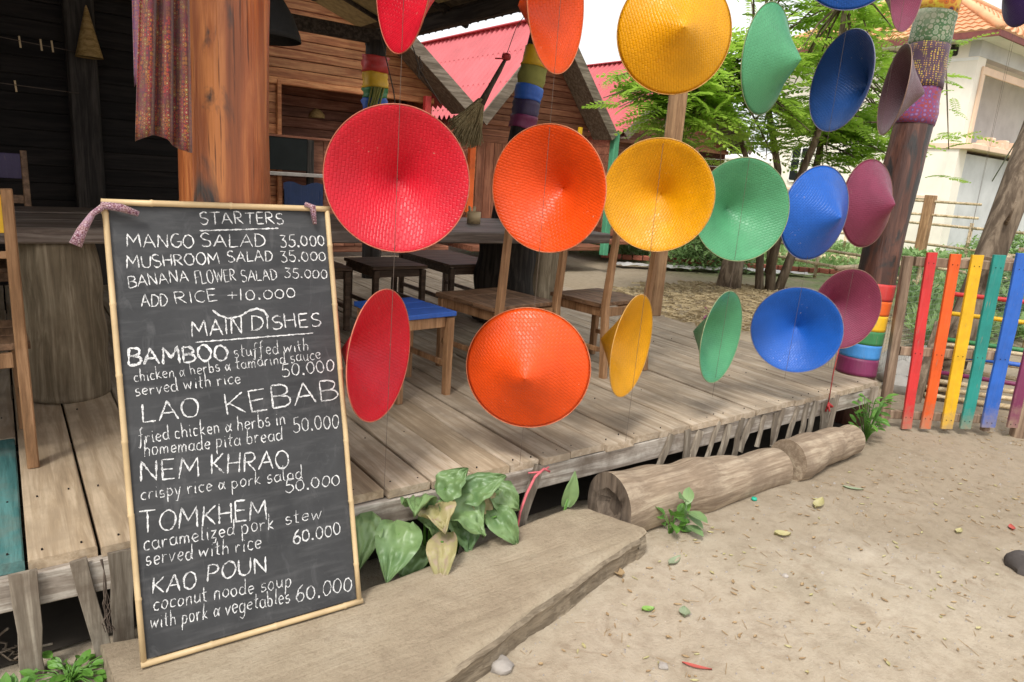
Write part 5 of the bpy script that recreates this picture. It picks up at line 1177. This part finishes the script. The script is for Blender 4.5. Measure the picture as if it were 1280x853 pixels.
# wire netting fence
nf = thing('net_fence', 'fine wire netting fence running behind the rainbow gate', 'fence', (7.3, 3.2, 0))
b_ = MB(); A_ = Vector((5.05, 2.75, 0)); B_ = Vector((9.6, 2.95, 0)); nn_ = 95
for k in range(nn_+1):
    p = A_.lerp(B_, k/nn_); b_.tube([p+Vector((0, 0, .1)), p+Vector((0, .01, 1.0))], .0013, 3, cap=False)
for k in range(19): b_.tube([A_+Vector((0, 0, .1+k*.05)), B_+Vector((0, 0, .1+k*.05))], .0013, 3, cap=False)
stuff(b_.build('wire_mesh', net_m, nf))
bamboo((5.0, 2.75, 1.04), (8.8, 2.93, 1.06), .02, 'top_rail', nf, bamboox_m)
for x in (5.9, 7.7, 9.6): bamboo((x, 2.85, -.05), (x, 2.85, 1.1), .022, 'post', nf, bamboox_m)
# far bamboo fences
def bfence(ax_, ay, bx, by, zs, label, n=6, r=.03):
    t = thing('bamboo_fence', label, 'fence', ((ax_+bx)/2, (ay+by)/2, 0))
    for z_ in zs: bamboo((ax_, ay, z_), (bx, by, z_+U(-.05, .05)), r, 'rail', t, bamboox_m, node=.5, n=6)
    for k in range(n+1): q = k/n; bamboo((ax_+(bx-ax_)*q, ay+(by-ay)*q, -.05), (ax_+(bx-ax_)*q, ay+(by-ay)*q, max(zs)+.1), r*1.2, 'post', t, bamboox_m, node=.5, n=6)
bfence(17, 3.5, 19.5, 13.5, (.6, 1.1), 'far bamboo rail fence in front of the cream house', 6, .035)
t = thing('wooden_rack', 'thick reddish post with two bamboo rails in front of the grey house wall', 'fence', (17.5, 7.9, 0))
MB().bar((17.2, 7.55, -.1), (17.2, 7.55, 1.75), .22, .2, up=(0, 1, 0)).build('post', tanpost_m, t); bamboo((16.6, 9.4, 1.6), (17.5, 6.6, 1.62), .03, 'rail', t, bamboox_m); bamboo((16.6, 9.4, 1.3), (17.5, 6.6, 1.32), .03, 'rail', t, bamboox_m)
bfence(11.8, 3.2, 13.2, 8.6, (.28, .55), 'low bamboo rail along the vegetable beds behind the gate', 5, .03)
# ------------------------------------------------------------------ garden
b_ = MB()
def leafcard(b, x, y, z, l, w, a, tilt):
    ca, sa = math.cos(a), math.sin(a); c, s_ = math.cos(tilt)*l, math.sin(tilt)*l
    b.add([(x, y, z), (x+ca*c*.5-sa*w, y+sa*c*.5+ca*w, z+s_*.6), (x+ca*c, y+sa*c, z+s_), (x+ca*c*.5+sa*w, y+sa*c*.5-ca*w, z+s_*.6)], [(0, 1, 2, 3)])
for k in range(52000):
    if k < 44000:
        x = 10+19*R_.random()**1.2; y = U(5, 20)
        if y < 10.5-.72*(x-9.9): continue
        row = math.sin((y*.9+x*.5)*2.1)
    else:
        x = 8+8*R_.random(); y = U(2.95, 5.6); row = 1
        if y > 2.9+(x-7)*.5: continue
    if row < -.75 and R_.random() < .85: continue
    if noise.noise(Vector((x*.35, y*.35, 1))) < -.5: continue
    hh = U(.02, .4)*(.6+.4*max(0, row)); leafcard(b_, x, y, hh*.7, U(.09, .24), U(.02, .06), U(0, 6.3), U(-.2, 1.2))
tag(b_.build('garden_plants', garden_m), 'low leafy vegetables in rows beyond the deck', 'vegetables', None, 'stuff')
b_ = MB()
for k in range(9000):
    x, y = 8.6+U(-2.2, 2.8), 5.9+U(-1.7, 1.9)
    if ((x-8.4)/2.4)**2+((y-5.8)/1.7)**2 > 1+.5*noise.noise(Vector((x*2, y*2, 0))): continue
    if x < 5.4+.1*(y-2): continue
    z_ = .03*max(0, 1-((x-8.4)/2.4)**2-((y-5.8)/1.7)**2)*(1+noise.noise(Vector((x*3, y*3, 0))))+U(0, .02); a = U(0, 3.14); l = U(.06, .2)
    b_.add([(x, y, z_), (x+l*math.cos(a), y+l*math.sin(a), z_+U(-.02, .03)), (x+l*math.cos(a)-.005*math.sin(a), y+l*math.sin(a)+.005*math.cos(a), z_+U(-.01, .03)), (x-.005*math.sin(a), y+.005*math.cos(a), z_+.004)], [(0, 1, 2, 3)])
tag(b_.build('straw_mulch', straw_m), 'loose yellow straw spread on the ground right of the deck', 'straw', None, 'stuff')
def hedge(cx, cy, rx, ry, hh, n, label, mat=garden_m, ls=.14):
    b = MB()
    for k in range(n):
        a = U(0, 6.28); r = math.sqrt(R_.random()); z = hh*R_.random()**.8; k_ = math.sqrt(max(0, 1-(z/hh)**2.4))*(1+.35*noise.noise(Vector((math.cos(a)*2, math.sin(a)*2+cx, z*3))))
        leafcard(b, cx+rx*r*math.cos(a)*k_, cy+ry*r*math.sin(a)*k_, z, ls*U(.6, 1.3), ls*.22, U(0, 6.3), U(-.8, .9))
    t = thing('garden_shrub', label, 'shrub', (cx, cy, 0)); stuff(b.build('foliage', mat, t)); s = MB()
    for k in range(6): a = U(0, 6.28); s.tube([(cx, cy, -.02), (cx+rx*.3*math.cos(a), cy+ry*.3*math.sin(a), hh*.6)], [.02, .008], 5)
    s.build('stem', bark_m, t, True)
dkleaf_m = leafmat('dark_shrub_leaf', (.05, .12, .03), (.2, .32, .1), .5, .3, 1)
hedge(11.3, 8.9, 1.2, .9, .75, 2200, 'olive shrub below the middle yellow and green hats', dkleaf_m, .13); hedge(12.9, 9.6, 1.2, .9, .8, 1800, 'shrub behind the dark tree trunk', dkleaf_m, .13)
hedge(10.9, 13.5, 1.8, 1.2, .5, 1200, 'low green shrub seen beneath the far end of the table', garden_m, .15); hedge(8.1, 11.5, .9, .8, .4, 900, 'small green plants glimpsed under the table beside the dark stool', garden_m, .13)
hedge(16.5, 11.2, 1.8, 1.4, .9, 1700, 'pale green bush behind the bright blue hat', garden_m, .16); hedge(14.5, 6.4, 1.5, .9, .6, 1400, 'green vegetable clump behind the rainbow post', garden_m, .15)
hedge(10.6, 3.6, .8, .7, .8, 1200, 'leafy green bush behind the netting and the gate', garden_m, .13); hedge(19.5, 6.6, 2.2, 1.2, 1.0, 1600, 'bush against the cream house behind the gate', garden_m, .18); hedge(16.3, 15, 3, 1.2, 1.0, 1600, 'far bush in front of the white outbuilding', garden_m, .18)
# white sheet and brick edging
b_ = MB(); b_.grid(lambda u, v: (9.3+3.6*u, 9.2-1.75*u+.45*v+.1*noise.noise(Vector((u*6, v*2, 0))), .04+.09*abs(noise.noise(Vector((u*9, v*3, 4))))), 40, 6); tag(b_.build('plastic_sheet', sheet_m, None, True), 'crumpled white plastic sheet along the garden bed behind the dark trunk', 'sheet')
be = thing('brick_edging', 'line of red bricks edging the garden bed beyond the deck', 'edging', (11, 9.3, 0))
for k in range(30):
    q = k/29; x, y = 9.9+5.0*q, 10.3-3.6*q; 
    MB().bar((x-.08, y+.058, .08+U(-.01, .01)), (x+.07, y-.05, .08+U(-.01, .01)), .1, .1, segs=1).build('brick', brick_m, be)
b_ = MB(); b_.tube([(14.2, 9.6, .12), (17, 8.0, .2)], .09, 8, nz=.3); tag(b_.build('bamboo_pole', bamboox_m, None, True), 'pale pole lying in the vegetable beds behind the purple hat', 'pole')
bush('purple_plant', 6.7, 5.05, 26, .16, .1, .08, 'small dark purple-leaved plant beside the square post', P['purple'])
# ------------------------------------------------------------------ trees
def frond(rng, ln, npair, lw, ll):
    """pinnate leaf in local coords: rachis along +X drooping"""
    V = []; Fc = []
    for i in range(npair):
        t = .12+.88*i/(npair-1); x = t*ln; z = -.32*ln*t*t
        l = ll*(math.sin(PI*(.18+.75*t))**.7)*rng.uniform(.85, 1.1)
        for sg in (-1, 1):
            a = sg*rng.uniform(.95, 1.2); dx, dy = math.cos(a)*l, math.sin(a)*l; px, py = -math.sin(a)*lw, math.cos(a)*lw; dz = -.25*l
            o = len(V); V += [(x, 0, z), (x+dx*.45+px, dy*.45+py, z+dz*.2), (x+dx, dy, z+dz), (x+dx*.45-px, dy*.45-py, z+dz*.2)]; Fc.append((o, o+1, o+2, o+3))
    o = len(V); r = .004
    for t in (0, .5, 1): V += [(t*ln, -r, -.32*ln*t*t+.002), (t*ln, r, -.32*ln*t*t+.002)]
    Fc += [(o, o+1, o+3, o+2), (o+2, o+3, o+5, o+4)]
    return np.array(V), Fc
rng = random.Random(3); PROTO = [frond(rng, U(.42, .66), 9, .027, U(.13, .18)) for _ in range(6)]
def put_frond(V, Fc, acc, pos, az, pit, rl, s_):
    m = (Matrix.Rotation(az, 3, 'Z') @ Matrix.Rotation(-pit, 3, 'Y') @ Matrix.Rotation(rl, 3, 'X'))
    W_ = (V*s_) @ np.array(m).T + np.array(pos); o = acc[2]; acc[0].append(W_); acc[1] += [tuple(i+o for i in f) for f in Fc]; acc[2] += len(V)
def tips(branches): return branches
tree = thing('feathery_tree', 'tree with several thin trunks and bright feathery compound leaves beyond the deck', 'tree', (9.8, 6.6, 0))
trunkpts = [([(9.95, 6.5, -.05), (9.9, 6.6, 1.0), (9.95, 6.7, 1.9), (9.6, 6.8, 2.8), (9.2, 6.9, 3.6)], [.085, .07, .055, .045, .03]),
            ([(10.05, 6.45, -.05), (10.3, 6.35, 1.0), (10.5, 6.4, 1.9), (10.7, 6.5, 2.7), (10.9, 6.6, 3.6)], [.08, .065, .055, .04, .025]),
            ([(9.8, 6.6, -.05), (9.75, 6.7, .9), (9.5, 6.8, 1.7), (9.1, 6.9, 2.4), (8.4, 6.8, 3.1)], [.07, .055, .045, .035, .02]),
            ([(9.9, 6.55, .3), (9.85, 6.4, 1.3), (9.7, 6.0, 2.3), (9.3, 5.6, 3.2), (8.9, 5.4, 4.0)], [.07, .06, .05, .04, .03])]
for pts_, rad_ in trunkpts: MB().tube(pts_, rad_, 12, nz=.12, nscale=3).build('trunk', bark_m, tree, True)
stump2 = MB(); stump2.tube([(9.45, 6.95, -.05), (9.5, 6.95, .4), (9.62, 6.95, 1.0), (9.7, 7.0, 1.6)], [.22, .18, .16, .12], 16, nz=.2, nscale=3)
o_ = stump2.build('trunk', bark_m, tree, True, label='thick dark trunk'); 
acc = [[], [], 0]; br = MB()
heads = [(9.2, 6.9, 3.6), (10.9, 6.6, 3.6), (8.4, 6.8, 3.1), (8.9, 5.4, 4.0), (9.6, 6.8, 2.8), (10.5, 6.4, 2.4)]
lobes = [(6.15, 6.4, 2.55, .4, 5), (6.5, 6.3, 2.75, .5, 7), (7.0, 6.3, 2.25, .45, 7), (6.9, 6.2, 2.75, .6, 9), (7.4, 6.0, 2.35, .55, 7), (8.0, 6.2, 3.1, .8, 9), (7.6, 6.4, 2.75, .95, 14), (8.6, 6.6, 2.7, .9, 11), (9.6, 6.4, 2.7, .9, 12), (10.4, 6.0, 2.5, .9, 11), (11.2, 6.4, 2.7, .9, 12), (12.3, 6.5, 3.2, 1.0, 10), (9.0, 5.8, 3.5, 1.1, 13), (10.2, 6.2, 3.7, 1.1, 13), (11.2, 6.2, 3.9, 1.1, 12), (8.2, 7.2, 3.5, .8, 5), (9.5, 6.5, 4.6, 1.1, 9), (11, 6.5, 4.9, 1.2, 9), (7.0, 6.5, 2.5, .6, 6), (12.4, 6.3, 2.6, .8, 9), (8.6, 6.0, 2.3, .6, 6), (10.9, 5.6, 2.25, .6, 6)]
for (cx, cy, cz, r, n) in lobes:
    hd = min(heads, key=lambda q: (Vector(q)-Vector((cx, cy, cz))).length)
    for k in range(n):
        d = Vector((U(-1, 1), U(-1, 1), U(-.75, .75))); d = d.normalized()*r*U(.35, 1); tip = Vector((cx, cy, cz))+d
        mid = Vector(hd).lerp(tip, .55)+Vector((0, 0, .12)); br.tube([hd, mid, tip], [.02, .013, .006], 5, cap=False)
        for q in range(7):
            pr = PROTO[rng.randrange(6)]; s_ = U(.75, 1.15); base = mid.lerp(tip, U(.2, 1))
            put_frond(pr[0], pr[1], acc, base, U(0, 2*PI), U(-.2, .55), U(-.5, .5), s_)
for (cx, cy, cz, n) in ((9.3, 3.95, 2.3, 9), (9.05, 3.95, 2.75, 5), (9.0, 4.0, 3.3, 8), (9.3, 3.9, 1.9, 3)):      # sprays on a limb reaching to the right of the rainbow post
    for k in range(n):
        pr = PROTO[rng.randrange(6)]; put_frond(pr[0], pr[1], acc, (cx+U(-.15, .15), cy+U(-.15, .15), cz+U(-.1, .1)), U(0, 6.28), U(-.2, .7), U(-.4, .4), U(.4, .62))
br.tube([(10.9, 6.6, 3.6), (9.8, 5.2, 3.5), (9.0, 4.1, 3.2), (9.2, 3.95, 2.2)], [.025, .018, .012, .006], 6, cap=False)
b_ = MB(); b_.v = [tuple(v) for v in np.concatenate(acc[0])]; b_.f = acc[1]; stuff(b_.build('crown', frond_m, tree)); br.build('limb', bark_m, tree, True)
# leaning tree at right behind the gate
lt = thing('leaning_tree', 'bare leaning brown tree trunk behind the gate at the right edge', 'tree', (6.2, 2.35, 0))
MB().tube([(6.16, 2.33, -.05), (6.38, 2.36, .5), (6.58, 2.36, 1.0), (6.76, 2.36, 1.5), (6.96, 2.36, 2.0), (7.3, 2.4, 2.7), (7.8, 2.5, 3.8)], [.125, .115, .11, .115, .12, .11, .08], 20, nz=.16, nscale=4).build('trunk', bark_m, lt, True)
MB().tube([(6.68, 2.32, 1.42), (6.54, 2.25, 1.5), (6.51, 2.22, 1.62)], [.02, .014, .009], 7).build('branch_stub', bark_m, lt, True)
acc = [[], [], 0]
for k in range(40): pr = PROTO[rng.randrange(6)]; put_frond(pr[0], pr[1], acc, (7.7+U(-.6, .6), 2.6+U(-.6, .6), 4.2+U(-.4, .4)), U(0, 6.28), U(-.2, .6), U(-.4, .4), U(.6, 1))
b_ = MB(); b_.v = [tuple(v) for v in np.concatenate(acc[0])]; b_.f = acc[1]; stuff(b_.build('crown', frond_m, lt))
# electric wires on the cream house
b_ = MB(); b_.tube([(7.2, 2.3, 4.2), (8.5, 2.9, 2.6), (10.5, 3.9, 1.9)], .008, 5); tag(b_.build('slack_cable', net_m), 'thin slack cable hanging in front of the cream house balcony', 'cable')
